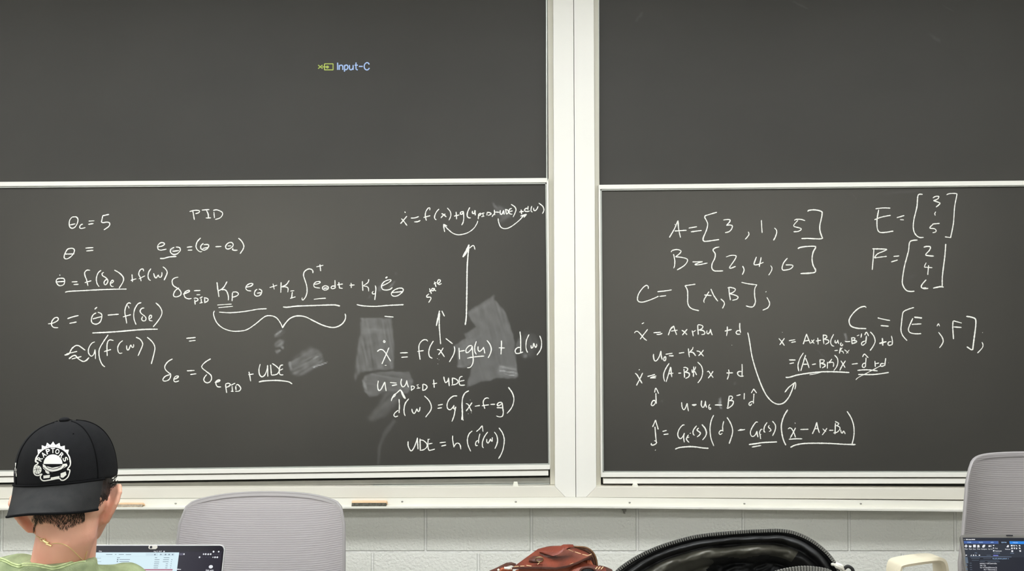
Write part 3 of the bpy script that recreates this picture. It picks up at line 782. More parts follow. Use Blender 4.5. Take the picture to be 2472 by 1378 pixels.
 (RB, 'large chalk line C equals bracket E semicolon F', [(R18, "@1.1 440,262 425,248 400,245 330,270 250,340 190,430 190,500 225,545 310,570 440,575; 610,415 690,435 795,455; @1.1 655,530 775,540; @1.1 1152,260 1070,285 1000,320 980,370 965,500 958,600 985,680 1050,755; 1135,420 1090,520 1068,590 1095,635 1170,652 1260,650; @1.2 1155,403 1272,418; 1118,512 1262,505; 1495,540 1515,505 1535,540; 1518,628 1570,700 1588,760 1570,810 1532,862; @1.1 1735,460 1730,560 1742,732; 1740,458 1865,492; 1742,550 1862,558; @1.25 1932,392 2010,405 2060,425 2075,460 2070,560 2045,750 2028,888 2028,888 2010,892 1940,845; @1.1 2172,633 2178,636; 2165,775 2182,820 2165,870 2098,940")]),
 (RB, 'small chalk line, x dot equals A x plus B of u nought minus B inverse d hat plus d', [(R17, "@0.8 278,468 282,472; 230,555 270,600 308,655; 308,553 275,600 243,645; 370,588 458,573; 402,612 465,600; 568,635 590,570 615,492; 615,492 635,550 670,628; 590,592 648,582; 682,575 722,628; 722,570 680,620; 770,545 775,640; 745,592 815,580; 845,510 848,570 855,632; 840,508 885,515 895,540 855,565; 855,565 915,580 920,610 875,638; 990,497 955,570 950,620 970,655 997,663; 1012,578 1010,610 1025,620 1045,590 1050,575; 1045,575 1060,630; 1095,610 1085,640 1100,658 1118,645 1105,630; 1145,590 1165,600 1220,597; 1240,540 1245,630; 1245,545 1285,550 1275,575 1248,582; 1248,582 1305,590 1300,610 1240,630; 1312,520 1345,508; 1378,487 1368,545; 1420,510 1445,470 1475,522; 1445,520 1435,625; 1430,590 1390,605 1375,635 1395,650 1432,622; 1497,463 1545,520 1565,590 1545,650 1495,725; @1.2 1665,550 1672,655; @1.3 1622,625 1722,600; 1790,520 1805,590 1800,645; 1790,600 1755,605 1742,635 1760,652 1805,640; @0.9 1002,725 1050,720; @0.9 1085,680 1070,765; @0.9 1110,682 1075,725; @0.9 1085,730 1115,735 1130,765; @0.9 1140,712 1170,735 1195,760; @0.9 1208,715 1185,740 1165,765")]),
 (RB, 'underlined chalk line, bracket A minus B K times x minus d hat plus d struck out', [(R17, "372,853 462,855; 378,905 440,893; 572,755 525,830 498,910 498,960 508,1010; 602,785 575,870 535,1005; 602,830 630,900 650,965; 570,915 625,912; 690,918 745,908; 800,845 805,965; 802,850 855,855 850,885 810,900; 810,900 865,915 870,940 830,965; 905,880 903,972; 965,840 940,875 915,895; 925,895 965,885 990,900 985,950; 1002,787 1040,830 1048,890 1030,950 993,1000; 1090,865 1120,910 1150,962; 1155,865 1110,930 1075,1000; 1242,912 1325,903; 1390,812 1418,773 1470,825; 1440,820 1430,950; 1430,895 1395,910 1388,945 1410,960 1430,940; 1562,868 1568,950; 1568,905 1620,895; 1712,828 1698,935; 1690,905 1650,905 1638,930 1660,942 1700,925; @0.6 1748,890 1752,893; @1.2 325,1093 370,1095 500,1060 660,1035 800,1020 1000,1018 1207,1028; @0.7 655,1060 740,1045 820,1022; @1.1 1320,998 1450,990 1600,1005; @1.1 1330,1055 1550,1055 1755,1027; @0.7 1298,1130 1330,1098 1450,1035 1620,945 1640,935")]),
 (RB, 'chalk line, x dot equals bracket A minus B K times x plus d', [(R19, "308,388 322,372; 240,440 275,470 320,545 365,620; 375,435 330,530 265,657; 458,500 590,463; 505,525 560,505 615,490; 505,526 608,522; 838,268 780,360 745,450 745,530 762,585; 865,330 830,450 785,595; 870,335 875,430 887,510; 835,450 912,440; 1000,440 1050,438; 1098,365 1105,440 1108,520; 1088,342 1130,340 1165,365 1150,400 1110,420; 1110,420 1175,435 1195,460 1180,505 1125,533; 1270,322 1265,505; 1305,325 1290,370 1240,430; @0.8 1240,375 1245,430 1290,410; 1285,400 1322,475; 1338,245 1400,310 1425,390 1420,470 1395,540 1342,613; 1505,420 1530,405 1560,450 1612,520; 1610,405 1570,470 1522,530; 1880,375 1890,430 1880,490 1858,552; 1845,437 1960,435; 2118,280 2120,380 2118,490; 2110,415 2075,410 2040,430 2050,470 2090,495 2148,490")]),
 (RB, 'single chalk d hat under the x dot lines', [(R19, "583,780 605,705 655,800; 605,790 608,870 615,978; 600,950 585,920 550,930 525,990 545,1012 585,985 600,945")]),
 (RB, 'chalk line, u equals u nought minus B inverse d hat', [(R19, "1058,950 1065,1030 1090,1080 1120,1060 1155,968; 1155,968 1165,1040 1178,1108; 1238,998 1320,990; 1270,1015 1318,992; 1240,998 1280,1012; 1410,920 1402,990 1420,1035 1445,1035 1465,990 1478,925; 1475,930 1480,990 1498,1045; 1555,985 1535,1020 1540,1070 1560,1080 1568,1055 1545,1040; 1640,998 1768,1002; 1892,850 1880,940 1868,1045; 1885,845 1935,845 1952,870 1920,910 1890,925; 1890,925 1950,925 1968,950 1940,1010 1865,1062; 1850,1045 1868,1062; 2020,835 2092,818; 2158,790 2155,900; 2280,790 2322,718 2322,718 2375,790; 2328,800 2315,975; 2315,975 2320,945 2280,940 2245,965 2240,990 2262,1005 2290,975")]),
 (RB, 'long curved chalk arrow sweeping down and up', [(R22, "@1.1 220,140 245,260 280,480 330,670 410,900 490,1070 570,1170 640,1215 700,1225 770,1200 840,1120 890,1010 925,900; 780,1045 840,970 940,892; 940,892 945,940 932,1000")]),
 (RB, 'bottom chalk line with underlined G f of s terms in big brackets', [(R20, "292,580 350,445 350,445 405,630; 338,575 350,720 365,890; 325,850 365,870; 380,880 350,920 295,942 265,930 270,900; @0.8 340,1048 355,1032; 488,670 572,648; 510,732 608,718; 928,540 890,545 830,610 795,700 800,770 835,812 870,800 905,750 925,700; 925,700 910,780 922,885; 1005,735 965,810 980,850 1020,888; 970,800 1020,780; 1030,710 1055,702; 1168,555 1110,630 1095,690 1110,740 1132,745; 1210,600 1175,640 1215,675 1245,700 1225,740 1175,780; @1.1 1272,530 1335,610 1362,690 1345,760 1285,840; 1508,345 1460,450 1435,590 1440,720 1460,830 1510,960; 1708,465 1685,570 1692,670; 1690,650 1640,655 1612,700 1640,730 1680,700; 1772,388 1840,500 1880,620 1875,730 1815,912; 1988,650 2060,645 2132,628; 2020,632 2080,630; @1.2 740,1022 830,990 1000,972 1150,978 1290,998 1405,1005"),
   (R21, "382,458 350,452 290,530 245,630 255,700 290,722 335,690 365,620; 365,620 370,670 385,735; 470,590 440,590 415,650 425,700 435,768; 415,690 445,682; 555,458 510,530 495,590 500,630 522,642; 598,512 580,545 620,585 625,610 590,630; 652,435 705,500 712,570 690,640 655,710; @1.2 940,222 880,320 835,440 820,550 835,690 865,800 905,885; @0.7 1075,460 1080,485; 945,582 975,562 1010,575 1050,640 1085,738; 1085,560 1040,650 985,752; 960,775 1080,765 1210,765; 1175,592 1325,588; 1398,675 1450,560 1480,455; 1480,455 1500,560 1530,655; 1450,580 1510,572; 1592,575 1620,605 1655,632; 1672,565 1630,630 1582,695; 1712,607 1790,605; 1828,470 1825,580 1820,678; 1822,440 1860,460 1890,480 1870,510 1840,520; 1840,520 1890,535 1915,565 1895,610 1850,645 1790,655; 1925,595 1935,640 1955,660 1975,625 1980,615; 1980,615 1998,640 2012,675; 2045,250 2120,370 2165,500 2178,640 2165,760 2138,862; @1.2 990,925 1060,890 1180,860 1350,848 1600,848 1800,855 2000,868 2205,872; @1.2 215,872 350,855 480,835 740,823; 270,920 350,905 445,888")]),
]
CHALK_W = 2.6


def on_plane(Y):
    return lambda x, y, h: P(x, y, Y - h)


for root, label, blocks in EQ:
    bm = bmesh.new()
    for reg, txt in blocks:
        for wf, pts in parse(reg, txt):
            ribbon(bm, cr(pts, 1.6), CHALK_W * wf, on_plane(Y_LOW - 0.0012))
    name = 'chalk_arrow' if 'arrow' in label else ('chalk_brace' if 'brace' in label else ('chalk_heading' if 'heading' in label else 'chalk_equation'))
    if 'word' in label: name = 'chalk_word'
    put(name, bm, M['chalk'], root, world=True, label=label)

# projected sign on the upper left board
bm = bmesh.new()
for wf, pts in parse(R23, "1030,290 1030,530; 1085,370 1085,530; 1085,420 1120,378 1170,378 1200,420 1200,530; 1258,370 1258,590; 1258,420 1300,372 1350,380 1372,440 1340,510 1290,525 1258,500; 1425,370 1425,480 1450,522 1500,520 1540,470; 1545,370 1545,530; 1640,285 1640,470 1655,515 1700,530; 1595,375 1700,375; 1735,415 1865,415; 2080,350 2040,300 1985,295 1930,345 1910,420 1930,490 1985,530 2040,520 2085,465"):
    ribbon(bm, cr(pts, 1.0), 2.9, on_plane(Y_UP - 0.0006), rough=0.0, taper=False, lift=0.0003)
put('projected_text', bm, M['proj_blue'], upper_left, world=True, label='pale blue projected words Input-C')
bm = bmesh.new()
for wf, pts in parse(R23, "@0.75 385,370 530,490; @0.75 530,370 385,490; 520,432 690,432; 595,330 595,330 880,330 880,330 880,530 880,530 595,530 595,530 595,330; @1.6 670,432 720,432; @0.8 690,400 730,432 690,472 655,432 690,400"):
    ribbon(bm, cr(pts, 1.0), 2.4, on_plane(Y_UP - 0.0006), rough=0.0, taper=False, lift=0.0003)
put('projected_icon', bm, M['proj_green'], upper_left, world=True, label='yellow green projected input symbol')


# ------------------------------------------------------------------ wiped chalk dust
def dust_mat():
    m = bpy.data.materials.new('chalk_dust')
    m.use_nodes = True
    nt = m.node_tree
    for n in list(nt.nodes): nt.nodes.remove(n)
    out = nt.nodes.new('ShaderNodeOutputMaterial')
    mix = nt.nodes.new('ShaderNodeMixShader')
    tr = nt.nodes.new('ShaderNodeBsdfTransparent')
    df = nt.nodes.new('ShaderNodeBsdfDiffuse')
    df.inputs['Color'].default_value = lin((228, 227, 224))
    at = nt.nodes.new('ShaderNodeAttribute'); at.attribute_name = 'dust'
    nt.links.new(at.outputs['Fac'], mix.inputs[0])
    nt.links.new(tr.outputs[0], mix.inputs[1])
    nt.links.new(df.outputs[0], mix.inputs[2])
    nt.links.new(mix.outputs[0], out.inputs[0])
    return m


M['dust'] = dust_mat()


def dist_poly(x, y, poly):
    inside = False
    d = 1e9
    n = len(poly)
    for i in range(n):
        x1, y1 = poly[i]; x2, y2 = poly[(i + 1) % n]
        if (y1 > y) != (y2 > y) and x < (x2 - x1) * (y - y1) / (y2 - y1) + x1:
            inside = not inside
        L2 = (x2 - x1) ** 2 + (y2 - y1) ** 2
        t = max(0, min(1, ((x - x1) * (x2 - x1) + (y - y1) * (y2 - y1)) / (L2 or 1)))
        d = min(d, math.hypot(x - x1 - t * (x2 - x1), y - y1 - t * (y2 - y1)))
    return d if inside else -d


def smudge(root, layers, Y, step=2.6, label=None):
    """layers: (polygon, amount, soft edge px, streak angle deg, streak amount)"""
    xs = [p[0] for l in layers for p in l[0]]; ys = [p[1] for l in layers for p in l[0]]
    x0, x1, y0, y1 = min(xs) - 3, max(xs) + 3, min(ys) - 3, max(ys) + 3
    nx, ny = int((x1 - x0) / step) + 1, int((y1 - y0) / step) + 1
    val = {}
    for i in range(nx + 1):
        for j in range(ny + 1):
            x, y = x0 + i * step, y0 + j * step
            keep = 1.0
            for poly, amt, soft, ang, stk in layers:
                jx, jy = x + 2.5 * noise.noise((x * .09, y * .09, 1)), y + 2.5 * noise.noise((x * .09, y * .09, 7))
                d = dist_poly(jx, jy, poly)
                if d <= 0: continue
                a = amt * min(1.0, d / soft)
                ca, sa = math.cos(math.radians(ang)), math.sin(math.radians(ang))
                u, v = x * ca + y * sa, -x * sa + y * ca
                s = noise.noise((u * .018, v * .22, 3)) * .7 + noise.noise((u * .07, v * .07, 9)) * .5
                a *= max(0.1, 1 + stk * s * 1.6)
                keep *= (1 - min(.9, a))
            val[i, j] = 1 - keep
    bm = bmesh.new()
    lay = bm.verts.layers.float.new('dust')
    vs = {}
    for i in range(nx):
        for j in range(ny):
            q = [(i, j), (i + 1, j), (i + 1, j + 1), (i, j + 1)]
            if max(val[k] for k in q) < 0.004: continue
            f = []
            for k in q:
                if k not in vs:
                    v = bm.verts.new(P(x0 + k[0] * step, y0 + k[1] * step, Y - 0.0007)); v[lay] = val[k]; vs[k] = v
                f.append(vs[k])
            bm.faces.new(f)
    return put('chalk_smudge', bm, M['dust'], root, world=True, label=label)


def blob(cx, cy, rx, ry, rot=0, n=18, wob=.15):
    r = random.Random(int(cx * 7 + cy))
    c, s = math.cos(math.radians(rot)), math.sin(math.radians(rot))
    out = []
    for k in range(n):
        t = 2 * PI * k / n
        q = 1 + r.uniform(-wob, wob)
        a, b = rx * q * math.cos(t), ry * q * math.sin(t)
        out.append((cx + a * c - b * s, cy + a * s + b * c))
    return out


smudge(LB, [([(868, 767), (947, 768), (950, 792), (954, 830), (953, 893), (900, 897), (870, 900), (857, 925), (853, 915), (856, 880), (862, 830), (869, 800)], .115, 5, 80, .55),
            ([(868, 766), (947, 767), (947, 773), (868, 773)], .10, 2, 0, .5),
            ([(868, 790), (950, 793), (951, 806), (867, 808)], .05, 3, 5, .8)], Y_LOW, label='broad erased chalk streak running down')
smudge(LB, [([(880, 907), (897, 898), (940, 894), (990, 895), (993, 908), (1001, 917), (993, 935), (985, 952), (950, 948), (925, 945), (912, 957), (890, 959), (877, 945), (873, 915)], .11, 4, 10, .5),
            ([(873, 915), (884, 906), (886, 950), (877, 945)], .07, 3, 60, 1.0),
            ([(925, 940), (985, 945), (955, 985), (930, 1010), (888, 1022), (886, 1004), (910, 975)], .06, 9, -50, .7),
            ([(950, 1008), (958, 1018), (935, 1050), (921, 1080), (916, 1122), (909, 1122), (911, 1080), (925, 1040)], .045, 3, 100, .3)], Y_LOW, label='square eraser smear trailing down to the rail')
smudge(LB, [([(1128, 752), (1143, 740), (1165, 728), (1190, 711), (1196, 712), (1195, 722), (1200, 726), (1222, 752), (1235, 790), (1243, 820), (1247, 860), (1250, 880), (1252, 908), (1246, 915), (1200, 914), (1185, 919), (1160, 924), (1125, 937), (1131, 908), (1138, 882), (1103, 889), (1102, 842), (1090, 840), (1100, 828), (1122, 815), (1120, 805), (1137, 795), (1146, 788), (1138, 775), (1130, 762)], .125, 4, 75, .35),
            ([(1102, 842), (1160, 806), (1165, 812), (1106, 850)], .05, 3, -30, .5), ([(1128, 755), (1190, 718), (1192, 728), (1132, 768)], .04, 4, -30, 1.0),
            ([(1103, 880), (1135, 880), (1135, 888), (1103, 889)], .06, 2, 0, .3),
            ([(1204, 876), (1251, 888), (1250, 911), (1200, 902)], .11, 5, 10, 1.2), ([(1206, 893), (1250, 899), (1250, 902), (1206, 897)], .2, 1.5, 8, 1.0), ([(1215, 900), (1246, 905), (1246, 908), (1215, 904)], .16, 1.5, 8, 1.0)], Y_LOW, label='large curved eraser smear with a bright striped corner')
smudge(LB, [(blob(1272, 835, 34, 36), .05, 14, 60, .8), (blob(1252, 828, 8, 16, 30), .08, 6, 60, .5), (blob(1268, 860, 6, 5), .12, 3, 0, .3)], Y_LOW)
smudge(LB, [(blob(676, 803, 17, 9, -35), .14, 4, -40, 1.0), (blob(674, 828, 15, 10, -35), .13, 5, -35, .9), (blob(671, 848, 9, 7, -30), .2, 4, -40, .6), (blob(681, 838, 6, 5), .22, 3, -40, .6), (blob(676, 801, 10, 2, -40), .3, 1.5, -40, .4)], Y_LOW, label='small finger wiped patch under the brace')
smudge(LB, [([(694, 872), (715, 855), (745, 835), (765, 838), (780, 850), (786, 878), (765, 890), (742, 905), (715, 910), (698, 903)], .10, 7, -28, .9), ([(696, 872), (701, 872), (706, 890), (700, 896)], .16, 2, 70, .5), ([(752, 884), (790, 874), (788, 878), (757, 889)], .28, 1.5, -20, .6), (blob(760, 864, 9, 3, -28), .16, 2, -28, .5)], Y_LOW, label='wiped cloud of chalk right of the underlined UDE')
smudge(LB, [(blob(1212, 512, 26, 16, 20), .07, 7, 60, .8), ([(1186, 488), (1194, 486), (1200, 503), (1192, 505)], .09, 3, 70, .5), (blob(1215, 530, 16, 8, -30), .06, 5, -50, .6)], Y_LOW)
smudge(LB, [(blob(922, 690, 8, 18, 30), .09, 5, 60, .6), (blob(945, 688, 4, 15, 40), .11, 3, 60, .6), (blob(892, 716, 9, 4, -30), .05, 3, -30, .5), (blob(957, 660, 4, 3), .06, 2, 0, .3)], Y_LOW)
smudge(LB, [(blob(414, 602, 8, 5, -40), .16, 3, -40, .6)], Y_LOW)
smudge(RB, [([(2037, 805), (2044, 803), (2048, 826), (2040, 829)], .17, 3, 85, .4), (blob(1980, 852, 18, 3, 40), .04, 2, 40, .3)], Y_LOW)
smudge(RB, [([(1733, 962), (1741, 958), (1744, 990), (1737, 988)], .2, 3, 80, .5), (blob(1738, 974, 5, 7), .25, 3, 80, .5)], Y_LOW)
smudge(RB, [(blob(1773, 926, 3, 6, 20), .08, 2, 60, .4), (blob(1598, 968, 3, 3), .1, 2, 0, .2)], Y_LOW)
smudge(RB, [([(2052, 462), (2064, 472), (2072, 482), (2066, 482)], .05, 3, 40, .4), ([(2130, 465), (2220, 457), (2222, 463), (2135, 470)], .03, 3, 0, .6), (blob(2200, 668, 14, 6, -30), .03, 4, -30, .3)], Y_LOW)
smudge(upper_right, [(blob(1546, 36, 9, 4, -50), .05, 3, -50, .8), (blob(1538, 46, 4, 8, 20), .03, 3, 60, .6), (blob(2258, 92, 18, 5, 35), .035, 4, 35, .7), (blob(1930, 12, 26, 3, 25), .03, 2, 25, .4), (blob(2290, 20, 20, 3, 30), .025, 2, 30, .4)], Y_UP)

# ------------------------------------------------------------------ tables, chairs
M['table_top'] = mat('table_laminate', (142, 136, 124), 0.4, var=0.05, scale=8, stretch=(1, 8, 1))
M['steel'] = mat('grey_steel', (120, 120, 122), 0.35, metal=0.7)
M['chair_plastic'] = mat('chair_grey_plastic', (150, 146, 144), 0.5)
M['chair_black'] = mat('chair_dark_plastic', (46, 46, 48), 0.45)
M['cream'] = mat('cream_plastic', (228, 218, 192), 0.4)
M['seat_fabric'] = mat('seat_fabric', (120, 116, 116), 0.9, var=0.1, scale=200, bump=0.3, bscale=700)


def mesh_fabric(lo, hi):
    m = mat('woven_mesh', (183, 176, 175), 0.75, spec=0.2)
    nt = m.node_tree
    b = nt.nodes['Principled BSDF']
    tc = nt.nodes.new('ShaderNodeTexCoord')
    wv = nt.nodes.new('ShaderNodeTexWave')
    wv.bands_direction = 'Z'
    wv.inputs['Scale'].default_value = 62.0
    wv.inputs['Distortion'].default_value = 1.2
    wv.inputs['Detail'].default_value = 2
    wv.inputs['Detail Scale'].default_value = 0.6
    nt.links.new(tc.outputs['Object'], wv.inputs[0])
    rp = nt.nodes.new('ShaderNodeValToRGB')
    rp.color_ramp.elements[0].color = lin(lo)
    rp.color_ramp.elements[1].color = lin(hi)
    rp.color_ramp.elements[0].position = 0.25
    rp.color_ramp.elements[1].position = 0.95
    nt.links.new(wv.outputs['Fac'], rp.inputs[0])
    nt.links.new(rp.outputs[0], b.inputs['Base Color'])
    bp = nt.nodes.new('ShaderNodeBump')
    bp.inputs['Strength'].default_value = 0.35
    bp.inputs['Distance'].default_value = 0.0015
    nt.links.new(wv.outputs['Fac'], bp.inputs['Height'])
    nt.links.new(bp.outputs[0], b.inputs['Normal'])
    b.inputs['Alpha'].default_value = 0.83
    return m


M['mesh'] = mesh_fabric((166, 160, 161), (190, 184, 182))
M['mesh_dark'] = mesh_fabric((140, 135, 134), (152, 147, 145))  # darker weave tones for the raised chair
M['top_band'] = mat('chair_edge_band', (164, 159, 157), 0.7)


def make_chair(label, loc, rz, zt, zb, hw, edge, seat_z, weave='mesh', armrest=True):
    """task chair in its own frame: the sitter faces -Y. hw(v): half width of the back at height fraction v;
    edge(u): how far the top edge lies under zt at u in -1..1"""
    t = thing('task_chair', label, 'chair', loc, rz)
    by = 0.24

    def surf(u, v):
        top = zt - edge(u)
        z = zb + (top - zb) * v
        f = (z - zb) / (zt - zb)
        x = u * hw(f)
        y = by + 0.02 + 0.07 * (f - .45) ** 2 + 0.05 * (f - .3) - 0.05 * (abs(u) ** 3)
        return Vector((x, y, z))
    bm = bmesh.new()
    solid_grid(bm, lambda a, b: surf(-1 + 2 * a, b), 48, 40, Vector((0, 0.005, 0)))
    put('backrest', bm, M[weave], t, smooth=True)
    bm = bmesh.new()
    loop = [surf(-1, v / 20) for v in range(0, 20)] + [surf(-1 + 2 * u / 40, 1) for u in range(0, 41)] + [surf(1, 1 - v / 20) for v in range(1, 21)]
    loop = [p + Vector((0, .003, 0)) for p in loop]
    tube(bm, loop, 0.0052, 8)
    tube(bm, [surf(-1 + 2 * u / 20, 0) + Vector((0, .003, 0)) for u in range(21)], 0.008, 8)
    put('back_rim', bm, M['chair_plastic'], t, smooth=True)
    # the wide band along the border, a second layer of the weave
    for side in (-1, 1):
        bm = bmesh.new()
        grid(bm, lambda a, b: surf(side * (0.80 + 0.20 * a), b) + Vector((0, -.0022, 0)), 8, 40)
        put('side_band', bm, M[weave], t, smooth=True)
    bm = bmesh.new()
    grid(bm, lambda a, b: surf(-1 + 2 * a, 1 - .016 * b) + Vector((0, -.003, 0)), 48, 3)
    put('top_band', bm, M['top_band'] if weave == 'mesh' else M[weave], t, smooth=True)
    bm = bmesh.new()
    pts = cr3([surf(0, .12) + Vector((0, .03, 0)), Vector((0, by + .08, zb + .02)), Vector((0, by + .04, seat_z - .02)), Vector((0, .1, seat_z - .08)), Vector((0, 0, seat_z - .09))], 6)
    tube(bm, pts, 0.022, 10)
    put('back_post', bm, M['chair_plastic'], t, smooth=True)
    bm = bmesh.new()
    box(bm, -.24, .24, -.25, .22, seat_z - .055, seat_z, .03, 4)
    put('seat', bm, M['seat_fabric'], t, smooth=True)
    bm = bmesh.new()
    lathe(bm, [(0, .12), (.028, .12), (.028, seat_z - .2), (.02, seat_z - .2), (.02, seat_z - .07), (.06, seat_z - .07), (.06, seat_z - .055), (0, seat_z - .055)])
    put('gas_column', bm, M['chair_black'], t, smooth=True)
    for k in range(5):
        a = 2 * PI * k / 5 + .3
        bm = bmesh.new()
        tube(bm, [(.02 * math.cos(a), .02 * math.sin(a), .12), (.3 * math.cos(a), .3 * math.sin(a), .075)], [.026, .016], 8)
        leg = put('base_leg', bm, M['chair_plastic'], t, smooth=True)
        bm = bmesh.new()
        c = Vector((.3 * math.cos(a), .3 * math.sin(a), .03))
        n = Vector((-math.sin(a), math.cos(a), 0))
        tube(bm, [c - n * .022, c - n * .006], .03, 14); tube(bm, [c + n * .006, c + n * .022], .03, 14)
        tube(bm, [c, c + Vector((0, 0, .06))], .008, 8)
        put('caster', bm, M['chair_black'], leg, smooth=True)
    if armrest:
        for s in (-1, 1):
            bm = bmesh.new()
            x = s * .285
            tube(bm, cr3([(s * .2, .05, seat_z - .06), (x, .05, seat_z - .03), (x, .05, seat_z + .19)], 6), .016, 10)
            box(bm, x - .04, x + .04, -.13, .12, seat_z + .19, seat_z + .215, .01, 3)
            put('armrest', bm, M['chair_plastic'], t, smooth=True)
    return t


s27 = 2.78 / FPX
pk = PD(637, 1197, 2.78)
make_chair('grey mesh task chair with a ribbed back, behind the open laptop with the file window',
           (pk.x, -0.82 - 0.27, 0), 0.0, pk.z, 0.53,
           lambda f: .246 - .0075 * max(0, f - .6) / .4, lambda u: .017 * u * u + .012 * abs(u) ** 5 + .05 * abs(u) ** 36, .46, armrest=False)
pk = PD(2505, 1100, 2.62)
rc = make_chair('raised grey mesh task chair at the right edge, behind the laptop showing code',
           (pk.x, -0.98 - 0.27, 0), 0.0, pk.z, 0.66,
           lambda f: .247 - .047 * max(0, min(1, (f - .42) / .52)), lambda u: .008 * u * u + .03 * abs(u) ** 9 + .035 * abs(u) ** 26, .6, 'mesh_dark', armrest=False)
# cream loop armrest of the raised chair
bm = bmesh.new()
A = [PD(2172, 1371, 2.50), PD(2180, 1362, 2.5), PD(2215, 1355, 2.5), PD(2255, 1350.5, 2.51), PD(2275, 1351.5, 2.53), PD(2284, 1359, 2.54), PD(2288, 1375, 2.55), PD(2289, 1400, 2.56), PD(2285, 1440, 2.56), PD(2262, 1458, 2.55), PD(2215, 1462, 2.52), PD(2182, 1450, 2.5), PD(2170, 1420, 2.5), PD(2169, 1390, 2.5)]
ctr = sum(A, Vector()) / len(A)
path = []
n = len(A)
for i in range(n):
    p0, p1, p2, p3 = A[i - 1], A[i], A[(i + 1) % n], A[(i + 2) % n]
    for k in range(4):
        q = k / 4
        path.append(0.5 * (2 * p1 + (p2 - p0) * q + (2 * p0 - 5 * p1 + 4 * p2 - p3) * q * q + (3 * p1 - p0 - 3 * p2 + p3) * q ** 3))
n = len(path)
rings = []
for i in range(n):
    tt = (path[(i + 1) % n] - path[i - 1]).normalized()
    out = Vector((path[i].x - ctr.x, 0, path[i].z - ctr.z)); out = (out - tt * out.dot(tt)).normalized()
    dv = Vector((-.22, 1, 0)).normalized()
    th, wd = .011, .05
    prof = [(-th * .3, 0), (th * .5, 0.004), (th * .5, wd - .004), (th * .2, wd), (-th * .8, wd), (-th, wd - .005), (-th, .004)]
    rings.append([bm.verts.new(path[i] + out * a + dv * b) for a, b in prof])
for i in range(n):
    a, b = rings[i], rings[(i + 1) % n]
    for k in range(len(a)):
        bm.faces.new([a[k], a[(k + 1) % len(a)], b[(k + 1) % len(a)], b[k]])
put('armrest', bm, M['cream'], rc, smooth=True, world=True, label='cream plastic loop armrest')
bm = bmesh.new()
tube(bm, cr3([PD(2262, 1452, 2.58), PD(2330, 1500, 2.6), Vector((pk.x - .1, -1.2, .53))], 6), .016, 10)
put('armrest_bracket', bm, M['cream'], rc, smooth=True, world=True)


def make_table(label, x0, x1, y0, y1, z):
    t = thing('classroom_table', label, 'table', ((x0 + x1) / 2, (y0 + y1) / 2, 0))
    a, b = (x1 - x0) / 2, (y1 - y0) / 2
    bm = bmesh.new(); box(bm, -a, a, -b, b, z - .028, z, .004)
    put('table_top', bm, M['table_top'], t)
    for sx in (-1, 1):
        bm = bmesh.new()
        x = sx * (a - .12)
        tube(bm, [(x, -b + .06, .012), (x, b - .06, .012)], .02, 10)
        tube(bm, [(x, 0, .012), (x, 0, z - .04)], .028, 12)
        tube(bm, [(x, -b + .1, z - .04), (x, b - .1, z - .04)], .016, 10)
        put('leg', bm, M['steel'], t, smooth=True)
    return t


TZ = 0.752
make_table('long laminate table under the two laptops and the leather bag', -1.75, 1.75, -1.62, -1.10, TZ)
make_table('nearest laminate table, carrying the open black backpack', -0.15, 1.65, -2.62, -1.98, TZ)

# ------------------------------------------------------------------ laptops
M['lid_silver'] = mat('laptop_silver', (196, 196, 194), 0.35, metal=0.6)
M['lid_dark'] = mat('laptop_dark_grey', (104, 101, 96), 0.5)
M['bezel'] = mat('black_bezel', (22, 21, 30), 0.25, spec=0.3)
M['key'] = mat('laptop_keys', (34, 34, 36), 0.6)
M['cover'] = mat('webcam_cover_plastic', (196, 192, 182), 0.4)
SCR = dict(desk=glow('screen_desktop', (30, 27, 43)), win=glow('screen_window', (213, 236, 244)), bar=glow('screen_window_bar', (200, 222, 232)),
           ink=glow('screen_ink', (118, 134, 148)), dim=glow('screen_dim', (90, 88, 108)), white=glow('screen_white', (232, 234, 240)),
           pink=glow('screen_pink_bar', (176, 98, 122)), logo=glow('screen_pink_icon', (228, 140, 190)), blue=glow('screen_blue_icon', (92, 120, 214)),
           navy=glow('screen_editor', (24, 27, 40)), tab=glow('screen_tab_blue', (60, 92, 158)), tab2=glow('screen_tab_bright', (34, 132, 226)), slate=glow('screen_ribbon', (38, 44, 56)), side=glow('screen_side', (92, 106, 122)),
           cyan=glow('screen_tab_text', (176, 214, 255)), line=glow('screen_line', (140, 160, 190)), violet=glow('screen_violet', (120, 128, 214)))


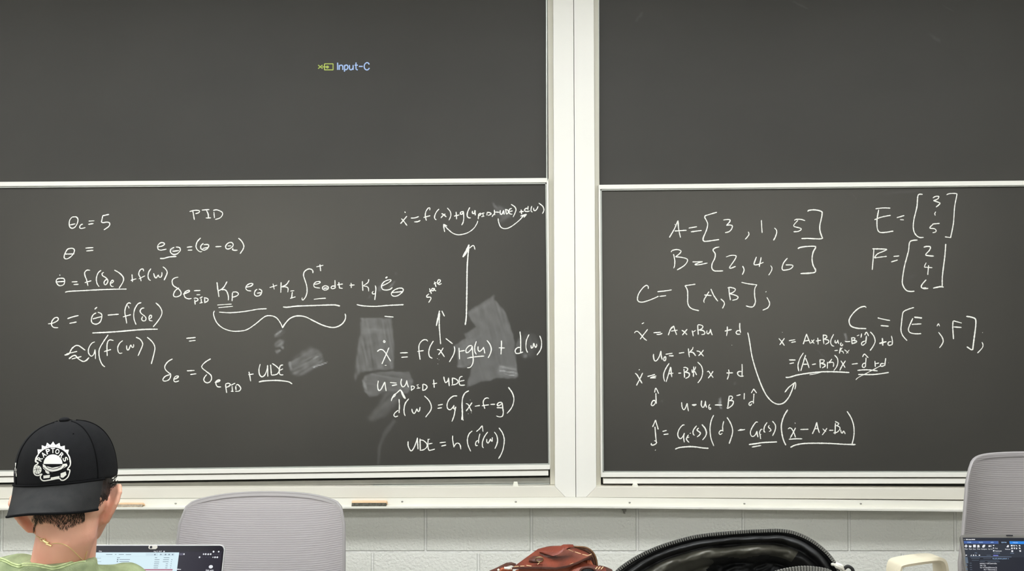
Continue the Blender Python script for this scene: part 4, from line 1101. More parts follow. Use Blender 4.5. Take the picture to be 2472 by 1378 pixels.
class Screen:
    """a laptop lid: (u, v) in mm on its face, u from the left edge, v down from the top edge"""

    def __init__(self, name, label, top_left, width, height, tilt, yaw, shell, bezel_mat, frame_w, z_base, depth=.235):
        d = math.radians
        self.rot = Euler((0, 0, d(yaw)), 'XYZ').to_matrix() @ Euler((-d(tilt), 0, 0), 'XYZ').to_matrix()
        self.o, self.w, self.h = Vector(top_left), width, height
        ux = self.rot @ Vector((1, 0, 0)); dn = self.rot @ Vector((0, 0, -1)); nn = self.rot @ Vector((0, -1, 0))
        self.ux, self.dn, self.nn = ux, dn, nn
        hinge = self.o + ux * (width / 2) + dn * height
        self.t = thing('laptop', label, 'laptop', (hinge.x, hinge.y, z_base), d(yaw))
        bm = bmesh.new()
        r = .011
        out = []
        for cx, cz, a0 in ((r, r, 180), (width - r, r, 270), (width - r * .4, height - r * .4, 0), (r * .4, height - r * .4, 90)):
            for k in range(5):
                a = d(a0 + 90 * k / 4)
                rr = r if cz < height / 2 else r * .4
                out.append((cx + rr * math.cos(a), cz + rr * math.sin(a)))
        frustum(bm, [self.at(x, z, 0) for x, z in out], [self.at(x, z, -.006) for x, z in out], .0012)
        self.lid = put('lid', bm, shell, self.t, world=True)
        bm = bmesh.new()
        ins = [(width / 2 + (x - width / 2) * (1 - 2 * frame_w / width), height / 2 + (z - height / 2) * (1 - 2 * frame_w / height)) for x, z in out]
        frustum(bm, [self.at(x, z, .0006) for x, z in ins], [self.at(x, z, -.001) for x, z in ins])
        put('bezel', bm, bezel_mat, self.lid, world=True)
        R = Euler((0, 0, d(yaw)), 'XYZ').to_matrix()
        bm = bmesh.new()
        box(bm, -width / 2, width / 2, -depth, .004, .002, .016, .004, 2)
        put('base', bm, shell, self.t)
        bm = bmesh.new()
        for row in range(5):
            for k in range(14):
                x = -width / 2 + .03 + k * (width - .06) / 14
                y = -.025 - row * .019
                box(bm, x, x + (width - .06) / 14 - .003, y - .016, y, .015, .0178, .001, 1)
        put('keyboard', bm, M['key'], self.t)
        bm = bmesh.new(); box(bm, -.055, .055, -depth + .015, -depth + .09, .0155, .0164)
        put('touchpad', bm, bezel_mat, self.t)

    def at(self, u, v, h=0.0):
        return self.o + self.ux * u + self.dn * v + self.nn * h

    def rects(self, name, m, rects, h=.0012, label=None):
        bm = bmesh.new()
        for u0, v0, u1, v1 in rects:
            f = [self.at(u0, v0, h), self.at(u1, v0, h), self.at(u1, v1, h), self.at(u0, v1, h)]
            bm.faces.new([bm.verts.new(p) for p in f])
        return put(name, bm, m, self.lid, world=True, label=label)

    def polys(self, name, m, polys, h=.0016):
        bm = bmesh.new()
        for pl in polys:
            bm.faces.new([bm.verts.new(self.at(u, v, h)) for u, v in pl])
        return put(name, bm, m, self.lid, world=True)

    def texts(self, name, m, items, h=.0018, bold=0.0):
        """items: (string, u, v of the baseline, size mm)"""
        bm = bmesh.new()
        for s, u, v, sz in items:
            vs, fs = text2d(s, sz, bold)
            bv = [bm.verts.new(self.at(u + x, v - y, h)) for x, y in vs]
            for f in fs:
                try: bm.faces.new([bv[i] for i in f])
                except ValueError: pass
        return put(name, bm, m, self.lid, world=True)

    def uv(self, px, py):
        """where the view ray of a pixel meets the lid's face"""
        d = ray(px, py)
        t = (self.o - CAM).dot(self.nn) / d.dot(self.nn)
        q = CAM + d * t - self.o
        return q.dot(self.ux), q.dot(self.dn)


def disc(cu, cv, r, n=14, sq=1.0):
    return [(cu + r * math.cos(2 * PI * k / n), cv + r * sq * math.sin(2 * PI * k / n)) for k in range(n)]


DL = 2.22
k1 = DL / FPX
tl, tr = PD(196, 1314.5, DL), PD(544, 1314, DL)
W1 = (tr - tl).length
tilt1 = 20.0
H1 = (tl.z - TZ - .012) / math.cos(math.radians(tilt1))
L1 = Screen('laptop', 'open silver laptop with a pale file window, in front of the capped person', tl, W1, H1, tilt1, 0.0, M['lid_silver'], M['bezel'], .0022, TZ)


def q1(zx, zy):
    return L1.uv(200 + zx / 6.867, 1290 + zy / 6.867)


def rz(x0, y0, x1, y1):
    a, b = q1(x0, y0), q1(x1, y1)
    return (a[0], a[1], b[0], b[1])


LW, LH = W1, H1
L1.rects('display', SCR['desk'], [(.006, .016, LW - .006, LH - .02)], .0010)
L1.rects('file_window', SCR['win'], [rz(200, 297, 1530, 850)], .0014)
L1.rects('file_window_bar', SCR['bar'], [rz(1050, 310, 1250, 352), rz(1275, 310, 1520, 352), rz(180, 362, 1525, 365), rz(215, 372, 540, 374)], .0016)
L1.rects('selected_row', SCR['pink'], [rz(985, 574, 1490, 597)], .0017)
words = [rz(a, b, c, b + 9) for a, b, c in ((390, 326, 495), (540, 326, 560), (600, 326, 685), (715, 328, 805), (572, 380, 620), (1200, 380, 1235), (1345, 380, 1438),
         (610, 411, 785), (610, 444, 770), (1195, 414, 1275), (1335, 414, 1430), (1470, 414, 1488), (1190, 450, 1270), (1330, 448, 1425), (1465, 448, 1480), (1185, 482, 1265), (1380, 482, 1415), (1460, 482, 1476), (1180, 515, 1255), (1375, 515, 1410), (1455, 515, 1472), (1178, 548, 1250), (1368, 548, 1405), (1453, 548, 1465), (600, 480, 640))]
words += [rz(572, 406, 592, 426), rz(568, 440, 586, 458), rz(1190, 322, 1208, 344), rz(1290, 322, 1306, 342), rz(1365, 322, 1385, 344), rz(1425, 322, 1443, 344), rz(1485, 322, 1500, 344)]
L1.rects('list_rows', SCR['ink'], words, .0017)
ux, vx = q1(225, 400)
sz = 22 / 6.867 * k1 * 1.15
L1.texts('sidebar_labels', SCR['ink'], [('Recent', *q1(232, 401), sz), ('Starred', *q1(228, 457), sz), ('Home', *q1(226, 510), sz)])
L1.texts('top_bar_text', SCR['white'], [('Files', *q1(268, 287), 26 / 6.867 * k1 * 1.1), ('Aug 21 10:37', *q1(1176, 288), 24 / 6.867 * k1 * 1.05)], bold=.01)
dots = [disc(*q1(x, y), r / 6.867 * k1) for x, y, r in ((1350, 282, 11), (2170, 285, 15), (2255, 285, 13), (2005, 326, 12), (2040, 326, 14), (2082, 328, 14), (2122, 326, 14), (1938, 377, 14), (2160, 378, 9), (2195, 378, 14), (2232, 378, 14), (1680, 326, 13))]
L1.polys('status_icons', SCR['white'], dots)
L1.rects('toolbar_marks', SCR['dim'], [rz(2205, 282, 2225, 286), rz(1968, 376, 1990, 380), rz(2036, 376, 2060, 380), rz(2080, 376, 2120, 379), rz(2260, 376, 2285, 379), rz(2160, 326, 2280, 329), rz(1535, 310, 1660, 345)], .0013)
u, v = q1(2125, 535)
L1.polys('edit_icon', SCR['white'], [disc(u, v, 34 / 6.867 * k1, 18, .8)])
L1.texts('edit_text', SCR['white'], [('Edit with', *q1(2040, 607), 36 / 6.867 * k1)], bold=.015)
L1.rects('side_text', SCR['white'], [rz(1506, 572, 1545, 584), rz(1549, 570, 1600, 584), rz(1604, 573, 1630, 584)], .0017)
L1.polys('dock_icon', SCR['logo'], [disc(*q1(133, 350), 32 / 6.867 * k1, 18)])
L1.polys('dock_icon', SCR['blue'], [disc(*q1(128, 440), 30 / 6.867 * k1, 18)])
bm = bmesh.new()
u, v = q1(1167, 211)
pill = [(u + (.0059 if math.cos(a) > 0 else -.0059) + .0047 * math.cos(a), v + .0047 * math.sin(a)) for a in [2 * PI * k / 24 for k in range(24)]]
frustum(bm, [L1.at(x, y, .0026) for x, y in pill], [L1.at(x, y, .0004) for x, y in pill], .0006)
cv = put('webcam_cover', bm, M['cover'], L1.t, world=True)
bm = bmesh.new()
u, v = q1(1137, 212)
ds = disc(u, v, .0031)
bm.faces.new([bm.verts.new(L1.at(x, y, .0029)) for x, y in ds])
put('webcam_opening', bm, M['bezel'], cv, world=True)

# right laptop
DR = 2.18
k2 = DR / FPX
tl2 = PD(2317, 1290, DR)
W2 = .345
tilt2 = 18.0
H2 = (tl2.z - TZ - .012) / math.cos(math.radians(tilt2))
L2 = Screen('laptop', 'open dark laptop showing a code editor, in front of the raised chair', tl2, W2, H2, tilt2, -1.2, M['lid_dark'], M['lid_dark'], .0008, TZ)


def q2(zx, zy):
    return L2.uv(2300 + zx / 12.76, 1270 + zy / 12.76)


def r2(x0, y0, x1, y1):
    a, b = q2(x0, y0), q2(x1, y1)
    return (a[0], a[1], b[0], b[1])


a0 = q2(305, 350)
L2.rects('display', SCR['navy'], [(a0[0], a0[1], W2 - a0[0], H2 - .022)], .0010)
RE = W2 - a0[0]
px = 1 / 12.76 * k2
L2.rects('menu_tabs', SCR['tab'], [r2(330, 452, 1395, 542)], .0013)
b0 = q2(1735, 462)
L2.rects('menu_tabs', SCR['tab2'], [(b0[0], b0[1], RE, b0[1] + 82 * px)], .0013, label='brighter blue tab strip')
c0 = q2(335, 545)
L2.rects('ribbon', SCR['slate'], [(c0[0], c0[1], RE, c0[1] + 385 * px)], .0012)
L2.rects('dividers', SCR['line'], [r2(525, 936, 1800, 952), r2(1388, 455, 1396, 540)], .0014)
L2.rects('side_strip', SCR['side'], [r2(365, 950, 475, 1140), r2(390, 1175, 450, 1225), r2(395, 1290, 455, 1345)], .0013)
L2.rects('title_text', SCR['white'], [r2(335, 400, 352, 418), r2(390, 396, 470, 420), r2(476, 400, 560, 422), r2(566, 396, 680, 420)], .0015)
L2.texts('tab_text', SCR['cyan'], [('HOME', *q2(440, 512), 42 * px), ('PLOTS', *q2(795, 513), 42 * px), ('APPS', *q2(1158, 515), 42 * px), ('EDITOR', *q2(1490, 516), 44 * px), ('PUBLISH', *q2(1840, 522), 42 * px)], bold=.012)
L2.texts('ribbon_text', SCR['white'], [('New', *q2(360, 718), 46 * px), ('Open', *q2(485, 718), 46 * px), ('Save', *q2(620, 720), 46 * px), ('Print', *q2(745, 720), 46 * px), ('Compare', *q2(865, 720), 46 * px), ('Go To', *q2(1085, 722), 46 * px), ('Find', *q2(1295, 698), 46 * px), ('Bookmark', *q2(1300, 778), 46 * px), ('Refactor', *q2(1605, 724), 46 * px)], bold=.012)
L2.texts('ribbon_text', SCR['line'], [('FILE', *q2(670, 838), 40 * px), ('NAVIGATE', *q2(1245, 840), 40 * px), ('CODE', *q2(1760, 846), 40 * px)])
cross = lambda x, y, r: [(x - r, y - r / 3), (x - r / 3, y - r / 3), (x - r / 3, y - r), (x + r / 3, y - r), (x + r / 3, y - r / 3), (x + r, y - r / 3), (x + r, y + r / 3), (x + r / 3, y + r / 3), (x + r / 3, y + r), (x - r / 3, y + r), (x - r / 3, y + r / 3), (x - r, y + r / 3)]
ic = [cross(400, 612, 44), [(488, 590), (520, 590), (530, 600), (572, 602), (562, 652), (492, 652)], [(618, 570), (700, 570), (700, 652), (618, 652)], [(750, 575), (805, 575), (822, 650), (745, 658)], [(900, 610), (935, 572), (990, 572), (985, 625), (950, 660), (900, 655)], [(1092, 590), (1140, 588), (1158, 615), (1130, 638), (1092, 640)], [(1165, 580), (1178, 580), (1178, 645), (1165, 645)],
      [(1225, 580), (1270, 575), (1265, 605), (1230, 608)], [(1225, 660), (1250, 650), (1268, 690), (1225, 690)], [(1232, 735), (1272, 735), (1272, 778), (1232, 778)], [(1640, 645), (1680, 580), (1722, 590), (1712, 650)],
      [(1780, 575), (1835, 575), (1835, 622), (1780, 622)], [(1855, 580), (1885, 575), (1905, 620), (1865, 622)], [(1930, 575), (1980, 610), (1970, 625), (1925, 600)], [(1790, 655), (1835, 655), (1835, 705), (1790, 705)], [(1865, 655), (1910, 660), (1900, 705), (1870, 700)], [(1935, 655), (1980, 675), (1965, 710), (1935, 705)], [(1795, 740), (1848, 740), (1848, 795), (1795, 795)],
      [(2020, 585), (2060, 580), (2078, 620), (2040, 625)], [(2025, 655), (2070, 660), (2078, 700), (2035, 700)], [(2035, 745), (2090, 735), (2090, 790), (2050, 785)],
      [(385, 880), (430, 878), (425, 908), (388, 908)], [(535, 910), (572, 870), (575, 915)], [(612, 880), (640, 872), (655, 912), (612, 915)], [(680, 878), (715, 885), (722, 915), (690, 910)], [(790, 880), (825, 878), (838, 895), (820, 912), (792, 910)]]
L2.polys('ribbon_icons', SCR['white'], [[q2(x, y) for x, y in p] for p in ic])
code = [('for i=1:size(Xknown,2)', 835, 1290), ('idx = [];', 830, 1225), ('centers = all.Centroids;', 820, 1162), ('Xk = Xknown(i,:);', 945, 1355)]
L2.texts('code_text', SCR['white'], [(s, *q2(x, y), 54 * px) for s, x, y in code], bold=.008)
L2.texts('file_tabs', SCR['cyan'], [('run_all_camera_pose.m  x', *q2(1212, 1010), 46 * px)], bold=.01)
L2.rects('dim_text', SCR['side'], [r2(555, 985, 820, 998), r2(930, 988, 1170, 1000), r2(580, 1045, 800, 1056), r2(830, 1047, 1410, 1058), r2(820, 1088, 985, 1100), r2(1065, 1088, 1440, 1102), r2(1030, 888, 1165, 902), r2(510, 1130, 575, 1145), r2(515, 1198, 580, 1212), r2(520, 1265, 585, 1280), r2(525, 1330, 592, 1345)], .0015)
L2.rects('path_text', SCR['violet'], [r2(1235, 885, 1395, 915)], .0015)
bm = bmesh.new()
u0_, v0_ = q2(1640, 288)
frustum(bm, [L2.at(x, y, .002) for x, y in ((u0_, v0_ - .0012), (u0_ + .015, v0_ - .0012), (u0_ + .015, v0_ + .0012), (u0_, v0_ + .0012))], [L2.at(x, y, 0) for x, y in ((u0_, v0_ - .0012), (u0_ + .015, v0_ - .0012), (u0_ + .015, v0_ + .0012), (u0_, v0_ + .0012))])
put('webcam_cover', bm, M['bezel'], L2.t, world=True)

# ------------------------------------------------------------------ the black backpack, standing open
M['nylon'] = mat('black_nylon', (30, 30, 29), 0.55, var=0.15, scale=60, bump=0.25, bscale=900)
M['lining'] = mat('grey_black_lining', (82, 80, 70), 0.42, spec=0.6, var=0.25, scale=9, bump=0.12, bscale=40)
M['pocket'] = mat('black_inner_pocket', (13, 13, 13), 0.6, bump=0.2, bscale=60)
M['zip_tape'] = mat('zipper_tape', (36, 36, 34), 0.8)
M['zip_teeth'] = mat('zipper_teeth', (128, 127, 120), 0.4, metal=0.2)
M['zip_pull'] = mat('cream_zip_pull', (226, 222, 208), 0.4)
BK = 1.42
bp = PD(1770, 1300, BK)
pack = thing('backpack', 'big black backpack standing open with a zipper arc and dark shiny lining', 'backpack', (bp.x, CAM.y + 1.32, TZ))
ARC = [(1470, 1412), (1484, 1384), (1500, 1366), (1540, 1340), (1590, 1317), (1650, 1298), (1700, 1288), (1780, 1280.5), (1850, 1277), (1888, 1277), (1922, 1284), (1962, 1303), (1998, 1333), (2020, 1364), (2034, 1400)]
arc = cr(ARC, 3.0)
LOWP = [(2048, 1500), (2056, 1700), (2052, 1905)]
LOWL = [(1452, 1905), (1450, 1700), (1460, 1500)]
out = [a for i, a in enumerate(arc) if i % 3 == 0] + LOWP + LOWL
ztab = TZ + .004


def clampz(v):
    return Vector((v.x, v.y, max(v.z, ztab)))


bm = bmesh.new()
frustum(bm, [clampz(PD(x, y + 4, BK + .105)) for x, y in out], [clampz(PD(x, y + 6, BK + .12)) for x, y in out], .004)
put('back_panel', bm, M['nylon'], pack, smooth=True, world=True)
bm = bmesh.new()
grid(bm, lambda a_, b_: PD(arc[min(len(arc) - 1, int(a_ * (len(arc) - 1)))][0], arc[min(len(arc) - 1, int(a_ * (len(arc) - 1)))][1] + 3 + 2 * b_, BK + .004 + .108 * b_), 80, 6)
put('top_gusset', bm, M['nylon'], pack, smooth=True, world=True)
# padded collar + lining sheet hanging inside
cen = (1775, 1560)
N = len(arc)


def lining(a, b):
    x, y = arc[min(N - 1, int(a * (N - 1)))]
    s = .016 + b * .62
    px_, py_ = x + (cen[0] - x) * s, y + (cen[1] - y) * s
    k = b * 24
    prof = .016 * math.exp(-((k - .7) / .7) ** 2) - .010 * math.exp(-((k - 2.5) / .8) ** 2) + .018 * math.exp(-((k - 4.1) / .7) ** 2) - .005 * math.exp(-((k - 6.2) / 1.1) ** 2) + .05 * min(1, max(0, (k - 7.4) / 3))
    f = noise.noise((a * 9, b * 5, 2)) * .016 + noise.noise((a * 22 + b * 6, b * 11, 5)) * .009 - .03 * max(0, .45 - a) * min(1, b * 3)
    return PD(px_, py_, BK + prof + f * min(1, b * 6))


pieces = dict(padded_rim=(bmesh.new(), 'nylon'), lining=(bmesh.new(), 'lining'), inner_pocket=(bmesh.new(), 'pocket'))
GA, GB = 130, 76
gp = [[lining(i / GA, j / GB) for j in range(GB + 1)] for i in range(GA + 1)]
cache = {}
for i in range(GA):
    for j in range(GB):
        a, k = i / GA, j / GB * 24
        if k < 4.3: nm = 'padded_rim'
        elif a < .40 + .06 * noise.noise((k * .4, 0, 3)) or (k < 8.0 + 1.2 * noise.noise((a * 8, 1, 4)) and a < .80): nm = 'lining'
        else: nm = 'inner_pocket'
        q = []
        for ii, jj in ((i, j), (i + 1, j), (i + 1, j + 1), (i, j + 1)):
            if (nm, ii, jj) not in cache: cache[nm, ii, jj] = pieces[nm][0].verts.new(gp[ii][jj])
            q.append(cache[nm, ii, jj])
        pieces[nm][0].faces.new(q)
for nm, (bm, mk) in pieces.items():
    put(nm, bm, M[mk], pack, smooth='all', world=True)
# zipper along the rim: tape and a row of teeth
bm = bmesh.new()
tp = [PD(x, y + 3.2, BK + .004) for x, y in arc]
tube(bm, tp, .0022, 8)
zt_ = put('zipper_tape', bm, M['zip_tape'], pack, smooth=True, world=True)
bm = bmesh.new()


def teeth(bm, pts, dist, pitch, ln, wd, hh, dy=0.0):
    acc, last = 0.0, pts[0]
    for p in pts[1:]:
        L = math.hypot(p[0] - last[0], p[1] - last[1])
        acc += L
        if acc >= pitch:
            acc = 0
            a = PD(last[0], last[1] + dy, dist); b = PD(p[0], p[1] + dy, dist)
            t = (b - a).normalized(); n = Vector((0, 1, 0)).cross(t).normalized()
            vs = []
            for i in (-1, 1):
                for j in (-1, 1):
                    for k in (-1, 1):
                        vs.append(bm.verts.new(b + t * wd * i + n * ln * j + Vector((0, hh * k, 0))))
            for q in ((0, 1, 3, 2), (4, 6, 7, 5), (0, 4, 5, 1), (2, 3, 7, 6), (0, 2, 6, 4), (1, 5, 7, 3)):
                bm.faces.new([vs[i] for i in q])
        last = p


teeth(bm, cr(ARC, .5), BK - .002, 5.4, .0024, .00095, .0012, 3.4)
put('zipper_teeth', bm, M['zip_teeth'], pack, world=True)
# front panel with its own zipper
FR = 1.22
FARC = [(1800, 1425), (1830, 1400), (1868, 1380), (1905, 1370), (1945, 1366), (1985, 1370), (2008, 1378), (2026, 1396)]
fa = cr(FARC, 3.0)
fout = [a for i, a in enumerate(fa) if i % 2 == 0] + [(2032, 1500), (2038, 1800), (2038, 2160)] + [(1440, 2160), (1440, 1800), (1448, 1560), (1470, 1500), (1560, 1452), (1700, 1436)]
bm = bmesh.new()
frustum(bm, [clampz(PD(x, y + 6, FR)) for x, y in fout], [clampz(PD(x, y + 8, FR + .03)) for x, y in fout], .004)
put('front_panel', bm, M['nylon'], pack, smooth=True, world=True)
bm = bmesh.new()
tube(bm, [PD(x, y + 5, FR + .004) for x, y in fa], .0026, 8)
put('zipper_tape', bm, M['zip_tape'], pack, smooth=True, world=True)
bm = bmesh.new()
teeth(bm, cr(FARC, .5), FR - .002, 6.6, .0029, .0012, .0014, 5.5)
put('zipper_teeth', bm, M['zip_teeth'], pack, world=True)
bm = bmesh.new()          # gussets and bottom
for xs in ((1452, 1440), (2048, 2036)):
    a, b = PD(xs[0], 1480, BK + .02), PD(xs[1], 1500, FR + .01)
    q = [a, b, Vector((b.x, b.y, ztab)), Vector((a.x, a.y, ztab))]
    o_ = Vector((.006, 0, 0))
    frustum(bm, q, [v + o_ for v in q])
put('side_gusset', bm, M['nylon'], pack, world=True)
bm = bmesh.new()
p = PD(2026, 1368, BK - .01)
tube(bm, cr3([PD(2008, 1362, BK - .006), PD(2018, 1364, BK - .012), PD(2030, 1369, BK - .012), PD(2040, 1380, BK - .006)], 5), [.0022] * 5 + [.0045] * 6 + [.003] * 5, 8)
put('zip_pull', bm, M['zip_pull'], pack, smooth=True, world=True, label='cream zip slider')
bm = bmesh.new()
tube(bm, cr3([PD(2034, 1376, BK - .008), PD(2046, 1367, BK - .012), PD(2058, 1374, BK - .01), PD(2060, 1392, BK - .01)], 6), .0026, 8)
put('pull_cord', bm, M['zip_tape'], pack, smooth=True, world=True)

# ------------------------------------------------------------------ the brown leather bag
M['leather'] = mat('brown_leather', (92, 42, 29), 0.45, spec=0.45, rgb2=(128, 60, 39), scale=26, bump=0.25, bscale=260, detail=6)
M['leather_dk'] = mat('dark_leather', (78, 42, 30), 0.5, var=0.25, scale=40, bump=0.3, bscale=260)
M['leather_or'] = mat('orange_leather', (150, 74, 42), 0.42, var=0.12, scale=30, bump=0.2, bscale=260)
M['stitch'] = mat('cream_thread', (214, 184, 140), 0.8)
M['leather_strap'] = mat('reddish_strap_leather', (118, 54, 38), 0.45, spec=0.45, var=.15, scale=30, bump=0.2, bscale=260)
M['piping'] = mat('olive_brown_piping', (112, 82, 52), 0.6, var=.2, scale=300)
M['brass'] = mat('aged_brass', (150, 130, 96), 0.4, metal=0.7)
DB = 2.2
bb = PD(1345, 1500, DB)
bag = thing('leather_bag', 'brown leather bag with a folded strap on its flap, on the far table', 'bag', (bb.x, CAM.y + DB + .02, TZ))
zt2 = TZ + .003
cz2 = lambda v: Vector((v.x, v.y, max(v.z, zt2)))
dome = cr([(1246, 1420), (1250, 1378), (1262, 1358), (1290, 1336), (1318, 1320), (1345, 1317), (1385, 1318), (1410, 1319), (1425, 1325), (1436, 1336), (1442, 1352), (1445, 1378), (1447, 1420)], 6)
dome_out = dome + [(1450, 1560), (1448, 1600), (1240, 1600), (1240, 1560)]
bm = bmesh.new()
frustum(bm, [cz2(PD(x, y, DB + .05)) for x, y in dome_out], [cz2(PD(x, y + 1, DB + .12)) for x, y in dome_out], .006, 3)
put('back_body', bm, M['leather_dk'], bag, smooth=True, world=True)
bm = bmesh.new()
pipe = cr([(1383, 1319), (1410, 1320.5), (1424, 1326), (1434, 1337), (1439.5, 1353), (1442, 1385)], 3)
tube(bm, [PD(x, y, DB + .046) for x, y in pipe], .0020, 8)
tube(bm, [PD(x - 5, y + 4, DB + .046) for x, y in pipe], .0008, 8)
put('piping', bm, M['piping'], bag, smooth=True, world=True)
# front body
fb = cr([(1238, 1440), (1240, 1385), (1262, 1372), (1340, 1372), (1392, 1362), (1418, 1352), (1432, 1362), (1438, 1440)], 6) + [(1440, 1590), (1236, 1590)]
bm = bmesh.new()
frustum(bm, [cz2(PD(x, y, DB - .05)) for x, y in fb], [cz2(PD(x, y, DB + .045)) for x, y in fb], .01, 3)
put('front_body', bm, M['leather_or'], bag, smooth=True, world=True)


def loft(top, bot, dt, db, n=24, m=10, bulge=0.0, thick=.003):
    """sheet between two pixel polylines at their own distances"""
    def along(pl, t):
        L = [0]
        for a, b in zip(pl, pl[1:]): L.append(L[-1] + math.hypot(b[0] - a[0], b[1] - a[1]))
        s = t * L[-1]
        for i in range(len(pl) - 1):
            if s <= L[i + 1] or i == len(pl) - 2:
                k = (s - L[i]) / ((L[i + 1] - L[i]) or 1)
                return [pl[i][c] + (pl[i + 1][c] - pl[i][c]) * k for c in range(len(pl[i]))]

    def fn(a, b):
        t_, b_ = along(top, a), along(bot, a)
        d0 = t_[2] if len(t_) > 2 else dt
        d1 = b_[2] if len(b_) > 2 else db
        p = [t_[c] + (b_[c] - t_[c]) * b for c in range(2)]
        return PD(p[0], p[1], d0 + (d1 - d0) * b - bulge * math.sin(PI * b))
    bm = bmesh.new()
    solid_grid(bm, fn, n, m, Vector((0, thick, .0006)))
    return bm


flap_top = [(1299, 1326), (1322, 1320), (1350, 1318), (1390, 1324), (1412, 1332), (1428, 1341)]
flap_bot = [(1237, 1371), (1250, 1371), (1300, 1370), (1342, 1372), (1370, 1367), (1392, 1359), (1428, 1342)]
bm = loft(flap_top, flap_bot, DB + .04, DB - .075, 30, 14, .012)
flap = put('top_flap', bm, M['leather'], bag, smooth=True, world=True)
bm = loft([(1236.5, 1370), (1300, 1368.5), (1342, 1370), (1370, 1365.5), (1392, 1357.5), (1428, 1340.5)], [(1237, 1373.5), (1300, 1372.5), (1342, 1374.5), (1371, 1369.5), (1393, 1361.5), (1429, 1344)], DB - .078, DB - .078, 30, 2, 0, .003)
put('flap_edge', bm, M['leather_dk'], bag, smooth=True, world=True)
bm = bmesh.new()
for x0_, y0_, x1_, y1_ in ((1241, 1367.5, 1252, 1366.8), (1256, 1366.4, 1266, 1366), (1271, 1364.4, 1283, 1366.2), (1298, 1362, 1303, 1356), (1372, 1326, 1384, 1331), (1388, 1332, 1402, 1336.5), (1406, 1338, 1420, 1341), (1420, 1341, 1428, 1337), (1376, 1362, 1384, 1359)):
    tube(bm, [PD(x0_, y0_, DB - .082 + .1 * max(0, (1366 - y0_) / 46)), PD(x1_, y1_, DB - .082 + .1 * max(0, (1366 - y1_) / 46))], .0009, 6)
put('stitching', bm, M['stitch'], flap, world=True)
# folded strap over the flap
st_top = [(1300, 1330, DB - .012), (1312, 1324, DB - .01), (1330, 1322, DB - .02), (1352, 1320, DB - .03), (1360, 1315.5, DB - .03), (1375, 1315, DB - .01), (1384, 1315.5, DB + .005)]
st_bot = [(1303, 1334, DB - .012), (1318, 1337, DB - .03), (1334, 1342, DB - .05), (1346, 1339, DB - .055), (1358, 1331, DB - .05), (1372, 1322, DB - .035), (1385, 1321, DB - .01)]
bm = loft(st_top, st_bot, 0, 0, 30, 6, .004, .004)
put('strap', bm, M['leather_strap'], bag, smooth=True, world=True)
bm = loft([(1301, 1331, DB - .008), (1318, 1333, DB - .018), (1334, 1341, DB - .048)], [(1306, 1339, DB - .02), (1318, 1345, DB - .03), (1336, 1344, DB - .046)], 0, 0, 12, 4, 0, .003)
put('strap_underside', bm, M['leather_dk'], bag, smooth=True, world=True)
bm = loft([(1370, 1322, DB - .03), (1384, 1316, DB), (1386, 1320, DB)], [(1368, 1326, DB - .036), (1380, 1325, DB - .03), (1387, 1323, DB - .01)], 0, 0, 10, 4, 0, .003)
put('strap_underside', bm, M['leather_dk'], bag, smooth=True, world=True)
# buckle on its tab
bm = loft([(1276, 1350, DB - .048), (1288, 1343, DB - .04), (1306, 1344, DB - .04), (1311, 1350, DB - .045)], [(1277, 1355, DB - .055), (1290, 1357, DB - .058), (1304, 1356, DB - .057), (1311, 1352, DB - .05)], 0, 0, 12, 5, .006, .003)
put('buckle_tab', bm, M['leather_dk'], bag, smooth=True, world=True)
bm = bmesh.new()
c = PD(1302, 1350, DB - .066)
ring = [c + Vector((.0085 * math.cos(a), -.003 * math.sin(a), .0058 * math.sin(a))) for a in [2 * PI * k / 20 for k in range(20)]]
tube(bm, ring, .0013, 8, close=True)
put('buckle', bm, M['brass'], bag, smooth=True, world=True)
# pocket flap at the lower right with its snap hole
bm = loft([(1374, 1376), (1384, 1368), (1398, 1362.5), (1414, 1361), (1430, 1364), (1446, 1368), (1462, 1372)], [(1374, 1410), (1392, 1412), (1410, 1412), (1430, 1412), (1446, 1410), (1460, 1408), (1470, 1400)], DB - .07, DB - .09, 24, 8, .01)
pk_ = put('pocket_flap', bm, M['leather'], bag, smooth=True, world=True)
bm = bmesh.new()
c = PD(1419, 1379, DB - .095)
tube(bm, [c + Vector((.017 * math.cos(a), 0, .009 * math.sin(a))) for a in [2 * PI * k / 24 for k in range(24)]], .0026, 8, close=True)
put('snap_rim', bm, M['leather_dk'], pk_, smooth=True, world=True)
bm = bmesh.new()
ball(bm, c + Vector((0, .004, 0)), (.0155, .004, .008))
put('snap_hole', bm, M['nylon'], pk_, smooth=True, world=True)
bm = loft([(1437, 1372, DB - .06), (1448, 1366, DB - .05), (1462, 1369, DB - .03), (1478, 1376, DB)], [(1439, 1378, DB - .075), (1452, 1376, DB - .07), (1466, 1380, DB - .05), (1482, 1386, DB - .01)], 0, 0, 14, 4, .004, .004)
put('side_strap', bm, M['leather_dk'], bag, smooth=True, world=True)
bm = bmesh.new()
for x in (1440, 1447, 1454):
    tube(bm, [PD(x - 3, 1374, DB - .082), PD(x + 2, 1368, DB - .075)], .0011, 6)
put('strap_stitch', bm, M['stitch'], bag, world=True)
